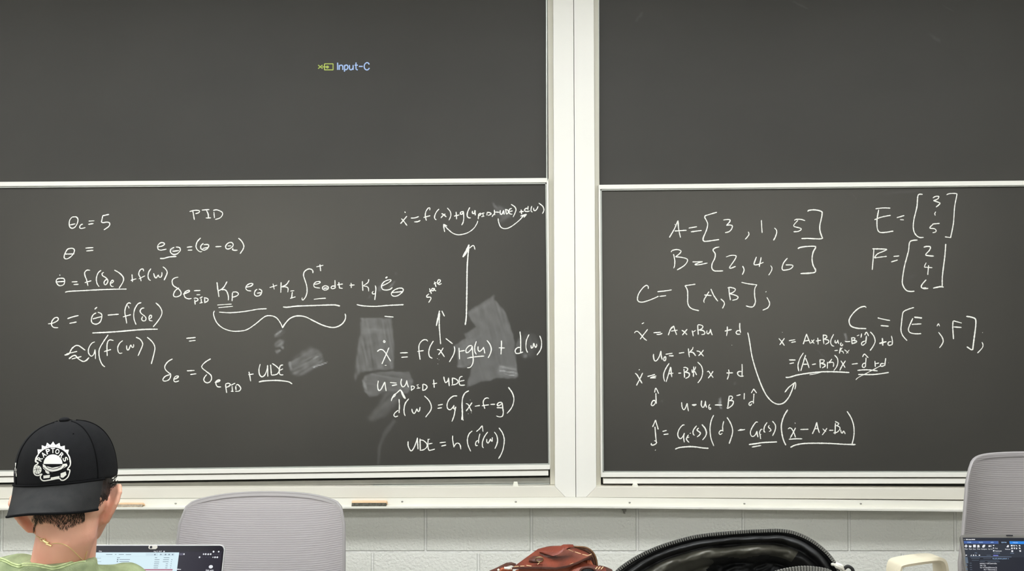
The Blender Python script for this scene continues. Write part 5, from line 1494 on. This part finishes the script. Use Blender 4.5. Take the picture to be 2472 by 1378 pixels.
# left shoulder strap arching up and cream clasp
bm = loft([(1180, 1380, DB - .05), (1200, 1371, DB - .05), (1222, 1360, DB - .04), (1234, 1358, DB - .02), (1246, 1362, DB)], [(1190, 1384, DB - .07), (1205, 1376, DB - .07), (1224, 1367, DB - .06), (1234, 1364, DB - .045), (1244, 1368, DB - .02)], 0, 0, 18, 4, .003, .004)
put('shoulder_strap', bm, M['leather_dk'], bag, smooth=True, world=True)
bm = bmesh.new()
tube(bm, [PD(1217, 1370.5, DB - .075), PD(1231, 1372, DB - .075)], .0026, 8)
tube(bm, [PD(1234, 1367, DB - .075), PD(1234, 1374, DB - .075)], .0018, 8)
tube(bm, [PD(1202, 1376.5, DB - .075), PD(1205, 1374, DB - .075)], .0026, 8)
put('clasp', bm, M['zip_pull'], bag, smooth=True, world=True)
bm = bmesh.new()
tube(bm, cr3([PD(1206, 1384, DB - .07), PD(1212, 1374, DB - .068), PD(1224, 1376, DB - .065), PD(1236, 1374, DB - .06)], 5), .004, 8)
put('clasp_tab', bm, M['leather_or'], bag, smooth=True, world=True)

# ------------------------------------------------------------------ the seated person
def skin_mat():
    m = mat('skin', (226, 160, 138), 0.5, spec=0.35, rgb2=(233, 178, 150), scale=9, bump=0.08, bscale=260, sss=0.12)
    return m


M['skin'] = skin_mat()
M['hair'] = mat('dark_brown_hair', (36, 27, 22), 0.55, var=0.3, scale=90, bump=0.5, bscale=420)
M['cap'] = mat('black_cap_twill', (25, 25, 26), 0.9, spec=0.15, var=0.12, scale=70, bump=0.35, bscale=900)
M['cap_seam'] = mat('cap_seam_black', (16, 16, 17), 0.9, spec=0.1)
M['brim'] = mat('worn_grey_black_brim', (44, 44, 44), 0.9, spec=0.15, rgb2=(53, 53, 52), scale=45, bump=0.3, bscale=900)
M['embroid'] = mat('white_embroidery', (240, 238, 228), 0.8, spec=0.15, bump=0.25, bscale=1200)
M['embroid_dk'] = mat('black_embroidery', (26, 25, 25), 0.85, spec=0.15)
M['shirt'] = mat('washed_sage_cotton', (132, 144, 108), 0.9, spec=0.1, rgb2=(166, 177, 136), scale=34, bump=0.35, bscale=500, detail=6)
M['shirt_seam'] = mat('pale_green_seam', (204, 216, 164), 0.9, spec=0.1, rgb2=(168, 182, 130), scale=120)
M['gold'] = mat('gold_chain', (238, 212, 150), 0.35, metal=0.45)
M['jeans'] = mat('dark_denim', (44, 52, 70), 0.9, var=0.15, scale=60)
M['shoe'] = mat('white_sneaker', (210, 208, 202), 0.6)

DH = 1.71                                    # head distance
YAW = math.radians(-20)                    # the head is turned a little to its left, as seen squarely from behind
HS = 0.93
H = PD(162, 1156, DH)                        # centre of the cap's lower ring
RH = Euler((0, math.radians(-3.0), 0)).to_matrix() @ Euler((0, 0, -YAW)).to_matrix()


def hd(x, y, z):
    """head frame: x to the person's right, y towards the face, z up"""
    return H + RH @ (Vector((x, y, z)) * HS)


RCAP = Euler((0, math.radians(-3.0), 0)).to_matrix() @ Euler((0, 0, math.radians(3))).to_matrix()


def hc(x, y, z):
    """cap frame: the cap sits a little twisted on the head"""
    return H + RCAP @ Vector((x, y, z))


feet_y = -2.02
pz = PD(128, 1385, 1.69)
person = thing('person', 'person seen from behind in a backwards black cap and green t-shirt, at the laptop', 'person', (pz.x, CAM.y + 1.62, 0))

# --- body: one continuous surface
sh_r, sh_l = PD(288, 1432, 1.77), PD(-52, 1440, 1.73)
neck0 = PD(137, 1392, 1.705)
pel = Vector((neck0.x - .02, CAM.y + 1.50, .57))
chest = neck0 + Vector((-.01, -.02, -.17))
mid = (chest + pel) / 2 + Vector((0, -.01, 0))
bm = bmesh.new()
# skull, jaw, face
ball(bm, hd(0, .002, .006), (.070, .086, .090), RH)
ball(bm, hd(0, -.025, -.035), (.068, .062, .06), RH)
ball(bm, hd(0, .02, -.05), (.070, .074, .075), RH)
chain(bm, [hd(.052, .012, -.075), hd(.036, .066, -.122), hd(0, .086, -.132), hd(-.036, .066, -.122), hd(-.052, .012, -.075)], [.024, .017, .018, .017, .024])
ball(bm, hd(0, .052, -.085), (.052, .045, .055), RH)
capsule(bm, hd(0, .086, -.03), hd(0, .112, -.066), .009, .013)           # nose
ball(bm, hd(0, .112, -.068), (.016, .01, .009), RH)
capsule(bm, hd(-.018, .094, -.096), hd(.018, .094, -.096), .007, .007)    # lips
capsule(bm, hd(-.015, .092, -.103), hd(.015, .092, -.103), .008, .008)
capsule(bm, hd(-.034, .084, -.022), hd(.034, .084, -.022), .011, .011)    # brow
for s in (-1, 1):
    ball(bm, hd(s * .042, .070, -.062), (.02, .018, .018), RH)            # cheek
    ball(bm, hd(s * .031, .083, -.040), (.0125, .011, .0105), RH)         # eye
    # ear: rim, bowl and lobe
    e = lambda x, y, z: hd(s * (.065 + x * 1.15 + .22 * z), -.004 + y * 1.1, -.064 + z * 1.15)
    rim = [e(.002, .014, .016), e(.011, .008, .032), e(.019, -.008, .037), e(.0215, -.022, .028), e(.019, -.026, .010), e(.013, -.019, -.008), e(.007, -.006, -.021), e(.001, .006, -.026)]
    chain(bm, rim, [.0042, .0044, .0048, .005, .0048, .0046, .0062, .005], 10)
    ball(bm, e(.007, -.006, .010), (.0055, .020, .030), RH @ Euler((0, math.radians(18 * s), math.radians(28 * s))).to_matrix(), 14, 10)
    capsule(bm, e(-.006, -.004, .016), e(.006, -.012, .006), .008, .006)
    chain(bm, [e(.000, .008, .022), e(.012, -.008, .026), e(.014, -.016, .014)], [.005, .0055, .005], 10)
# neck
chain(bm, [hd(0, -.022, -.045), hd(0, -.026, -.095), neck0 + Vector((.006, -.002, .035)), neck0 + Vector((0, -.01, -.04))], [.058, .050, .047, .056], 20)
chain(bm, [hd(0, .02, -.075), neck0 + Vector((.010, .03, .02))], [.05, .043], 20)
for s in (-1, 1):
    e = neck0 + Vector((s * .02, -.012, .01))
    t_ = (sh_r if s > 0 else sh_l)
    chain(bm, [e + Vector((0, 0, -.03)), neck0.lerp(t_, .55) + Vector((0, 0, -.012)), t_ + Vector((0, 0, -.006))], [.044, .036, .044])     # trapezius
# trunk
chain(bm, [neck0 + Vector((0, -.02, -.085)), chest, mid, pel], [.075, .12, .112, .125], 24)
for s in (-1, 1):
    chain(bm, [chest + Vector((s * .07, 0, .05)), mid + Vector((s * .045, 0, 0)), pel + Vector((s * .055, 0, 0))], [.095, .092, .115], 20)
# arms and hands on the keyboard
kb = L1.t.location
hands = []
for s, sh in ((1, sh_r), (-1, sh_l)):
    el = Vector((kb.x + s * .235, CAM.y + 1.86, .80))
    wr = Vector((kb.x + s * .095, kb.y - .225, .803))
    chain(bm, [sh, sh.lerp(el, .5), el], [.047, .043, .036])
    chain(bm, [el, el.lerp(wr, .35), wr], [.037, .036, .025])
    kn = wr + Vector((-s * .018, .075, .008))
    side = Vector((1, 0, 0))
    for k, (off, ln) in enumerate(((-.030, .062), (-.010, .074), (.010, .078), (.030, .070))):
        off *= s * -1
        b0 = wr.lerp(kn, .25) + side * off * .5
        b1 = kn + side * off
        p1 = b1 + Vector((-s * .004, ln * .42, .006))
        p2 = b1 + Vector((-s * .006, ln * .74, -.006))
        p3 = b1 + Vector((-s * .007, ln * .92, -.018))
        chain(bm, [b0, b1, p1, p2, p3], [.014, .0105, .009, .0082, .0075], 10)
    b0 = wr + Vector((-s * .016, .018, -.002))
    chain(bm, [b0, b0 + Vector((-s * .024, .028, -.004)), b0 + Vector((-s * .032, .052, -.008)), b0 + Vector((-s * .030, .07, -.012))], [.014, .0115, .010, .0085], 10)
# legs
for s in (-1, 1):
    hip = pel + Vector((s * .09, .02, -.03))
    knee = Vector((pel.x + s * .12, pel.y + .43, .545))
    ank = Vector((pel.x + s * .13, knee.y + .03, .095))
    chain(bm, [hip, hip.lerp(knee, .5), knee], [.085, .072, .058], 18)
    chain(bm, [knee, knee.lerp(ank, .35), ank], [.056, .054, .038], 18)
    chain(bm, [ank, ank + Vector((0, .1, -.045)), ank + Vector((0, .17, -.055))], [.038, .034, .026], 14)
body_me = remeshed(bm, 0.0032, 5, 0.5)
body_me.transform(Matrix.Identity(4))
skin_bvh = bvh_of(body_me)
put('body', body_me, M['skin'], person, smooth='all', world=True)

# --- shirt
bm = bmesh.new()
g = .011
sn = neck0 + Vector((-.004, -.012, -.03))
tube(bm, [neck0 + Vector((.002, -.010, -.05)), neck0 + Vector((.004, -.006, .0)), neck0 + Vector((.005, -.003, .033))], [.080, .068, .0645], 32)
chain(bm, [sn, neck0 + Vector((0, -.02, -.08)), chest, mid, pel + Vector((0, 0, .02))], [.078, .1, .13 + g, .122 + g, .135 + g], 28)
for s in (-1, 1):
    t_ = (sh_r if s > 0 else sh_l)
    el = Vector((kb.x + s * .235, CAM.y + 1.86, .80))
    chain(bm, [sn + Vector((s * .03, 0, -.004)), neck0.lerp(t_, .5) + Vector((0, 0, -.007 if s > 0 else .014)), t_], [.052, .047, .054], 20)
    chain(bm, [chest + Vector((s * .075, 0, .05)), mid + Vector((s * .05, 0, 0)), pel + Vector((s * .06, 0, .02))], [.105 + g, .10 + g, .125 + g], 24)
    chain(bm, [t_, t_.lerp(el, .5), t_.lerp(el, .72)], [.056, .061, .064], 20)
    chain(bm, [t_ + Vector((0, 0, 0)), t_.lerp(chest, .5)], [.056, .085], 20)
# soft folds
r = random.Random(3)
shirt_me = remeshed(bm, 0.004, 8, 0.5)
for v, nrm in zip(shirt_me.vertices, [q.normal.copy() for q in shirt_me.vertices]):
    c = v.co.copy()
    d = noise.noise((c.x * 9, c.y * 9, c.z * 14)) * .006 + noise.noise((c.x * 24 + 4, c.y * 24, c.z * 30)) * .0022
    v.co = c + nrm * d
shirt_bvh = bvh_of(shirt_me)
shirt = put('t_shirt', shirt_me, M['shirt'], person, smooth='all', world=True)


def drape(bvh, pts, off, step=2.0):
    res = [hit(bvh, x, y, off) for x, y in cr(pts, step)]
    return [p for p in res if p is not None]


bm = bmesh.new()
for k, o_ in enumerate((0, 5.2)):
    p = drape(shirt_bvh, [(-4, 1346 + o_), (14, 1352 + o_), (30, 1360 + o_), (47, 1364 + o_), (58, 1361 + o_), (80, 1361 + o_), (108, 1365 + o_), (128, 1368.5 + o_), (150, 1364 + o_), (172, 1357 + o_), (192, 1351 + o_), (206, 1350 + o_)], .0006, 1.5)
    if len(p) > 3: tube(bm, p, .0013 if k else .0016, 8)
put('neck_seam', bm, M['shirt_seam'], shirt, smooth=True, world=True, label='pale double stitched collar seam')

# --- jeans and shoes
bm = bmesh.new()
ball(bm, pel + Vector((0, 0, -.01)), (.19, .15, .125))
for s in (-1, 1):
    hip = pel + Vector((s * .09, .02, -.03))
    knee = Vector((pel.x + s * .12, pel.y + .43, .545))
    ank = Vector((pel.x + s * .13, knee.y + .03, .12))
    chain(bm, [hip, hip.lerp(knee, .5), knee], [.1, .085, .072], 20)
    chain(bm, [knee, knee.lerp(ank, .4), ank], [.072, .068, .056], 20)
put('jeans', remeshed(bm, 0.006, 5), M['jeans'], person, smooth='all', world=True)
for s in (-1, 1):
    ank = Vector((pel.x + s * .13, pel.y + .46, .095))
    bm = bmesh.new()
    chain(bm, [ank + Vector((0, -.02, -.03)), ank + Vector((0, .1, -.047)), ank + Vector((0, .175, -.055))], [.05, .046, .036], 16)
    box(bm, ank.x - .048, ank.x + .048, ank.y - .08, ank.y + .215, 0.0, .03, .012, 3)
    put('shoe', remeshed(bm, 0.005, 4), M['shoe'], person, smooth='all', world=True)

# --- hair: a close shell under the cap, a nape fade of short hairs, tufts in front of the ear
bm = bmesh.new()
ball(bm, hd(0, .002, .004), (.0725, .0875, .089), RH, 36, 22)
ball(bm, hd(0, -.016, -.030), (.0715, .069, .050), RH, 30, 18)
for s in (-1, 1):
    ball(bm, hd(s * .058, .018, -.024), (.021, .048, .036), RH, 20, 14)
    capsule(bm, hd(s * .070, .042, -.03), hd(s * .068, .048, -.06), .009, .005)
hair_me = remeshed(bm, 0.0035, 3)
for v, nrm in zip(hair_me.vertices, [q.normal.copy() for q in hair_me.vertices]):
    c = v.co.copy()
    v.co = c + nrm * (noise.noise((c.x * 120, c.y * 120, c.z * 120)) * .0016)
hair = put('hair', hair_me, M['hair'], person, smooth='all', world=True)
bm = bmesh.new()
r = random.Random(5)


def strand(px, py, dx, dy, ln, rad):
    a = hit(skin_bvh, px, py, .0008)
    b = hit(skin_bvh, px + dx * ln * .5, py + dy * ln * .5, .0016)
    c = hit(skin_bvh, px + dx * ln, py + dy * ln, .0010)
    if a and b and c: tube(bm, [a, b, c], [rad, rad * .8, rad * .25], 4, cap=False)


for k in range(1700):
    x = r.uniform(78, 204)
    u = (x - 78) / 126
    low = 1254 + 24 * math.exp(-((u - .62) / .24) ** 2) + 8 * math.exp(-((u - .1) / .1) ** 2)
    y = 1228 + (low - 1228) * r.random() ** 1.8
    ang = r.gauss(1.25 if u < .5 else 1.85, .35)
    strand(x, y, math.cos(ang), math.sin(ang), r.uniform(6, 12) * (1.1 - .5 * (y - 1228) / 50), r.uniform(.00014, .0003))
for k in range(140):  # dark line down the left of the neck, a crease's shadow drawn as hairs
    t = r.random()
    strand(92 - 20 * t + r.uniform(-3.5, 3.5), 1246 + 66 * t, r.uniform(-.5, .0), 1, r.uniform(5, 9), .0002)
for k in range(260):
    u = r.random()
    x = 236 + 40 * u + r.uniform(-6, 6); y = 1216 - 56 * u + r.uniform(-8, 6)
    strand(x, y, r.uniform(-.6, .3), r.uniform(.3, 1), r.uniform(5, 10), .00034)
put('hairs_and_crease_shade', bm, M['hair'], hair, world=True)
bm = bmesh.new()
for k in range(46):                           # curls sticking out under the cap at the right
    a0 = hd(.078 + r.uniform(-.004, .004), r.uniform(-.006, .05), r.uniform(-.046, .004))
    pts = []
    ph, rr = r.uniform(0, 6.28), r.uniform(.002, .0042)
    for q in range(9):
        tq = q / 8
        pts.append(a0 + Vector((.004 + .004 * math.sin(tq * 4 + ph), rr * math.cos(ph + tq * 5) + r.uniform(-.0004, .0004), rr * math.sin(ph + tq * 5) - .004 * tq)))
    tube(bm, pts, [.0006] * 5 + [.0005, .0004, .0003, .0002], 5)
put('curls', bm, M['hair'], hair, world=True)

# --- cap
CA, CB, CC = .0835, .094, .106


def crown_pt(az, v, off=0.0):
    """az: 0 = the logo panel at the back of the head, growing to the person's right; v: 0 rim .. 1 top"""
    rr = max(0.0, 1 - v ** 2.45) ** (1 / 2.45)
    x, y = math.sin(az) * (CA + off) * rr, -math.cos(az) * (CB + off) * rr
    back = math.cos(az)
    z = (CC + off) * v + (.006 * (1 - v)) - .012 * (1 - v) * (1 - max(0, back)) * .6
    bulge = 1 + .02 * max(0, math.cos(az)) * math.sin(PI * min(1, v * 1.1))
    return hc(x * bulge, y * bulge, z)


bm = bmesh.new()
NU, NV = 120, 48
rows = []
for j in range(NV + 1):
    v = (j / NV) ** .8
    if j == NV:
        rows.append([bm.verts.new(crown_pt(0, 1.0))])
    else:
        rows.append([bm.verts.new(crown_pt(2 * PI * i / NU, v)) for i in range(NU)])
for j in range(NV):
    for i in range(NU):
        i2 = (i + 1) % NU
        if len(rows[j + 1]) == 1: bm.faces.new([rows[j][i], rows[j][i2], rows[j + 1][0]])
        else: bm.faces.new([rows[j][i], rows[j][i2], rows[j + 1][i2], rows[j + 1][i]])
inner = [bm.verts.new(crown_pt(2 * PI * i / NU, 0.0, -.004)) for i in range(NU)]
for i in range(NU):
    bm.faces.new([rows[0][(i + 1) % NU], rows[0][i], inner[i], inner[(i + 1) % NU]])
crown_me = bpy.data.meshes.new('cap')
bmesh.ops.recalc_face_normals(bm, faces=bm.faces)
bm.to_mesh(crown_me); bm.free()
cap_bvh = bvh_of(crown_me)
cap = put('cap', crown_me, M['cap'], person, smooth='all', world=True)
bm = bmesh.new()
for az in (61, 120, 180, 246, 316):
    tube(bm, [crown_pt(math.radians(az), .02 + .97 * k / 30, .0006) for k in range(31)], .0011, 6)
put('panel_seam', bm, M['cap_seam'], cap, smooth=True, world=True)
bm = bmesh.new()
tube(bm, [crown_pt(math.radians(-70 + 140 * k / 40), 0.0, .0012) for k in range(41)], .0019, 8)
put('brim_seam', bm, M['cap_seam'], cap, smooth=True, world=True)
bm = bmesh.new()
ball(bm, hc(0, -.002, CC + .002), (.0092, .0092, .0048), RCAP, 20, 12)
put('button', bm, M['cap'], cap, smooth='all', world=True)
bm = bmesh.new()
p = hit(cap_bvh, 177, 1047, .0004)
ball(bm, p, (.0013, .0013, .0013), seg=12, ring=8)
put('eyelet', bm, M['cap_seam'], cap, smooth=True, world=True)


def brim_pt(s, t):
    az = math.radians(68) * s
    x0, y0 = math.sin(az) * (CA + .001), -math.cos(az) * (CB + .001)
    reach = .059 * (1 - abs(s) ** 2.9) + .003
    xo = math.sin(math.radians(64) * s) * .081
    yo = -math.cos(az * .86) * CB * 1.0 - reach * .93
    x, y = x0 + (xo - x0) * t, y0 + (yo - y0) * t
    drop = .034 * t ** .9 * (1 - .25 * abs(s) ** 3) + .026 * (s * s) * t ** 1.1
    return hc(x, y, .004 - drop)


bm = bmesh.new()
solid_grid(bm, lambda a, b: brim_pt(-1 + 2 * a, b), 60, 16, RCAP @ Vector((0, 0, -.0032)))
put('brim', bm, M['brim'], cap, smooth='50', world=True)
bm = bmesh.new()
tube(bm, [brim_pt(-1 + 2 * k / 80, 1.0) + RCAP @ Vector((0, 0, -.0016)) for k in range(81)], .0021, 8)
put('brim_edge', bm, M['cap_seam'], cap, smooth=True, world=True)

# --- emblem: spiked arch with lettering, ball and bands, sewn on the crown
EX, EY, ES = 60, 1050, 11.48


def on_cap(x, y, h):
    return hit(cap_bvh, EX + x / ES, EY + y / ES, .0006 + h)


def dense(pl, step):
    o = []
    for i in range(len(pl)):
        a, b = pl[i], pl[(i + 1) % len(pl)]
        n = max(1, int(math.hypot(b[0] - a[0], b[1] - a[1]) / step))
        for k in range(n): o.append((a[0] + (b[0] - a[0]) * k / n, a[1] + (b[1] - a[1]) * k / n))
    return o


def fill(polys, h, name, m, cut=22.0):
    bm = bmesh.new()
    for pl in polys:
        pts = dense(pl, cut)
        n = len(pts)
        xs, ys = [p[0] for p in pts], [p[1] for p in pts]
        y = min(ys) + cut / 2
        inner_ = []
        while y < max(ys):
            x = min(xs) + cut / 2
            while x < max(xs):
                if dist_poly(x, y, pts) > cut * .4: inner_.append((x, y))
                x += cut
            y += cut
        vs, es, fs, _a, _b, _c = delaunay_2d_cdt([Vector(p) for p in pts + inner_], [(k, (k + 1) % n) for k in range(n)], [], 1, 1e-4)
        w_ = [on_cap(v.x, v.y, h) for v in vs]
        bv = [bm.verts.new(p) if p is not None else None for p in w_]
        for f in fs:
            if all(bv[k] is not None for k in f): bm.faces.new([bv[k] for k in f])
    return put(name, bm, m, cap, smooth=True, world=True)


def arc_pts(cx, cy, rx, ry, a0, a1, n=24):
    return [(cx + rx * math.cos(math.radians(a0 + (a1 - a0) * k / n)), cy + ry * math.sin(math.radians(a0 + (a1 - a0) * k / n))) for k in range(n + 1)]


ECX, ECY = 782, 735
spikes = [(300, 745), (318, 640), (368, 520), (357, 400), (440, 402), (474, 395), (472, 285), (565, 318), (590, 300), (618, 215), (700, 275), (725, 268), (785, 185), (842, 272), (868, 272), (960, 220), (982, 310), (1005, 320), (1105, 295), (1108, 392), (1128, 408), (1217, 406), (1196, 510), (1235, 600), (1272, 750)]
inner_arc = arc_pts(ECX, ECY, 452, 392, 0, -180, 40)
fill([spikes + [(1240, 760)] + inner_arc + [(310, 760)]], 0.0, 'emblem_arch', M['embroid'])
fill([arc_pts(ECX, 800, 262, 262, 0, -180, 30)], 0.0, 'emblem_disc', M['embroid'])


def text_arc(word, centers, size, m, name, h, bold):
    bm = bmesh.new()
    for ch, (cx, cy, deg) in zip(word, centers):
        vs, fs = text2d(ch, 1.0, bold)
        x0, x1 = min(v[0] for v in vs), max(v[0] for v in vs); y0, y1 = min(v[1] for v in vs), max(v[1] for v in vs)
        a = math.radians(deg); c, s_ = math.cos(a), math.sin(a)
        w_ = []
        for v in vs:
            lx, ly = (v[0] - (x0 + x1) / 2) / (x1 - x0) * size[0], -(v[1] - (y0 + y1) / 2) / (y1 - y0) * size[1]
            w_.append(on_cap(cx + lx * c - ly * s_, cy + lx * s_ + ly * c, h))
        bv = [bm.verts.new(p) if p is not None else None for p in w_]
        for f in fs:
            q = [bv[k] for k in f]
            if all(k is not None for k in q):
                try: bm.faces.new(q)
                except ValueError: pass
    return put(name, bm, m, cap, world=True)


text_arc('RAPTORS', [(425, 660, -62), (528, 545, -38), (650, 458, -17), (780, 432, 0), (902, 460, 18), (1018, 562, 40), (1122, 672, 62)], (112, 140), M['embroid'], 'emblem_lettering', .0004, .022)
text_arc('TORONTO', [(425, 468, -48), (523, 382, -34), (645, 322, -15), (782, 303, 0), (912, 322, 16), (1045, 375, 34), (1142, 480, 50)], (34, 44), M['embroid_dk'], 'emblem_small_lettering', .0006, .0)
ball_c = arc_pts(360, 960, 108, 118, 0, 350, 30)
fill([ball_c], .0001, 'emblem_ball', M['embroid'])
bm = bmesh.new()
for pl in ([(360, 850), (350, 960), (362, 1070)], [(258, 965), (360, 940), (462, 950)], [(290, 880), (335, 950), (300, 1045)], [(430, 880), (390, 955), (430, 1040)]):
    ribbon(bm, cr(pl, 8), 9, lambda x, y, h: on_cap(x, y, .0008), rough=0, taper=False)
for pl in ([(560, 800), (640, 900), (800, 940), (980, 880), (1040, 800)], [(520, 890), (640, 985), (800, 1015), (1000, 960), (1120, 850)]):
    ribbon(bm, cr(pl, 8), 16, lambda x, y, h: on_cap(x, y, .0008), rough=0, taper=False)
put('emblem_lines', bm, M['embroid_dk'], cap, world=True)
bm = bmesh.new()
for pl, wd in (([(300, 740), (318, 640), (370, 560)], 34), ([(1262, 745), (1235, 620), (1190, 540)], 34), ([(300, 742), (370, 762), (360, 800), (290, 850), (262, 930), (258, 1030), (300, 1100), (380, 1118), (440, 1090), (480, 1082), (440, 1140), (452, 1210), (525, 1262), (700, 1240), (940, 1200), (1010, 1245), (1090, 1240), (1190, 1160), (1235, 1040), (1240, 965), (1180, 950), (1250, 840), (1262, 745)], 32)):
    ribbon(bm, cr(pl, 8), wd, lambda x, y, h: on_cap(x, y, .0003 + h * .3), rough=0, taper=False)
put('emblem_outline', bm, M['embroid'], cap, world=True)
fill([[(500, 800), (600, 860), (760, 905), (960, 870), (1060, 800), (1160, 790), (1180, 850), (1060, 930), (900, 1000), (760, 1030), (600, 1000), (510, 920)], [(720, 1175), (960, 1130), (960, 1205), (720, 1240)], [(560, 955), (640, 975), (690, 1060), (640, 1075), (580, 1030)], [(520, 1120), (700, 1100), (690, 1180), (520, 1200)], [(990, 1060), (1130, 1010), (1150, 1100), (1060, 1180), (990, 1170)]], .0002, 'emblem_bands', M['embroid'])
bm = bmesh.new()
ribbon(bm, cr([(36.6, 1117), (35.8, 1128), (36, 1138), (37, 1150)], 1.0), 3.4, lambda x, y, h: hit(cap_bvh, x + 3, y, .0008), rough=.5, taper=True)
put('side_patch', bm, M['embroid'], cap, world=True)

# --- necklace with its clasp
neck = drape(skin_bvh, [(66, 1316), (74, 1305), (82, 1296), (90, 1294), (98, 1299)], .0008, 1.5)
neck2 = drape(skin_bvh, [(126, 1311.5), (138, 1310.5), (150, 1312), (160, 1316), (168, 1321), (177, 1329), (186, 1338), (196, 1348), (203, 1354)], .0008, 1.5)
bm = bmesh.new()
if len(neck) > 2: tube(bm, neck, .00075, 6)
if len(neck2) > 2: tube(bm, neck2, .00075, 6)
n3 = drape(skin_bvh, [(210, 1330), (207, 1338), (204, 1350)], .0008, 1.5)
if len(n3) > 2: tube(bm, n3, .0006, 6)
chain_o = put('necklace', bm, M['gold'], person, smooth=True, world=True)
bm = bmesh.new()
cpt = lambda x, y: hit(skin_bvh, x, y, .0022)
tube(bm, [cpt(*p) for p in ((100, 1300), (104, 1298.5), (108, 1301), (107, 1305), (103, 1305), (100, 1303))], .0009, 6, close=True)
tube(bm, [cpt(107, 1303), cpt(113, 1307), cpt(119, 1309.5)], [.002, .0026, .0014], 8)
tube(bm, [cpt(110, 1303), cpt(111, 1299)], [.0014, .001], 6)
tube(bm, [cpt(119, 1309), cpt(120.5, 1306.5)], .001, 6)
tube(bm, [cpt(114, 1311), cpt(126, 1316)], .0017, 8)
put('clasp', bm, M['gold'], chain_o, smooth=True, world=True)

# the chair the person sits on (below the picture)
seat = make_chair('grey mesh task chair under the person in the green t-shirt', (pel.x, pel.y + .02, 0), PI, 0.88, 0.52, lambda f: .235, lambda u: .017 * u * u + .05 * abs(u) ** 20, .455, armrest=False)
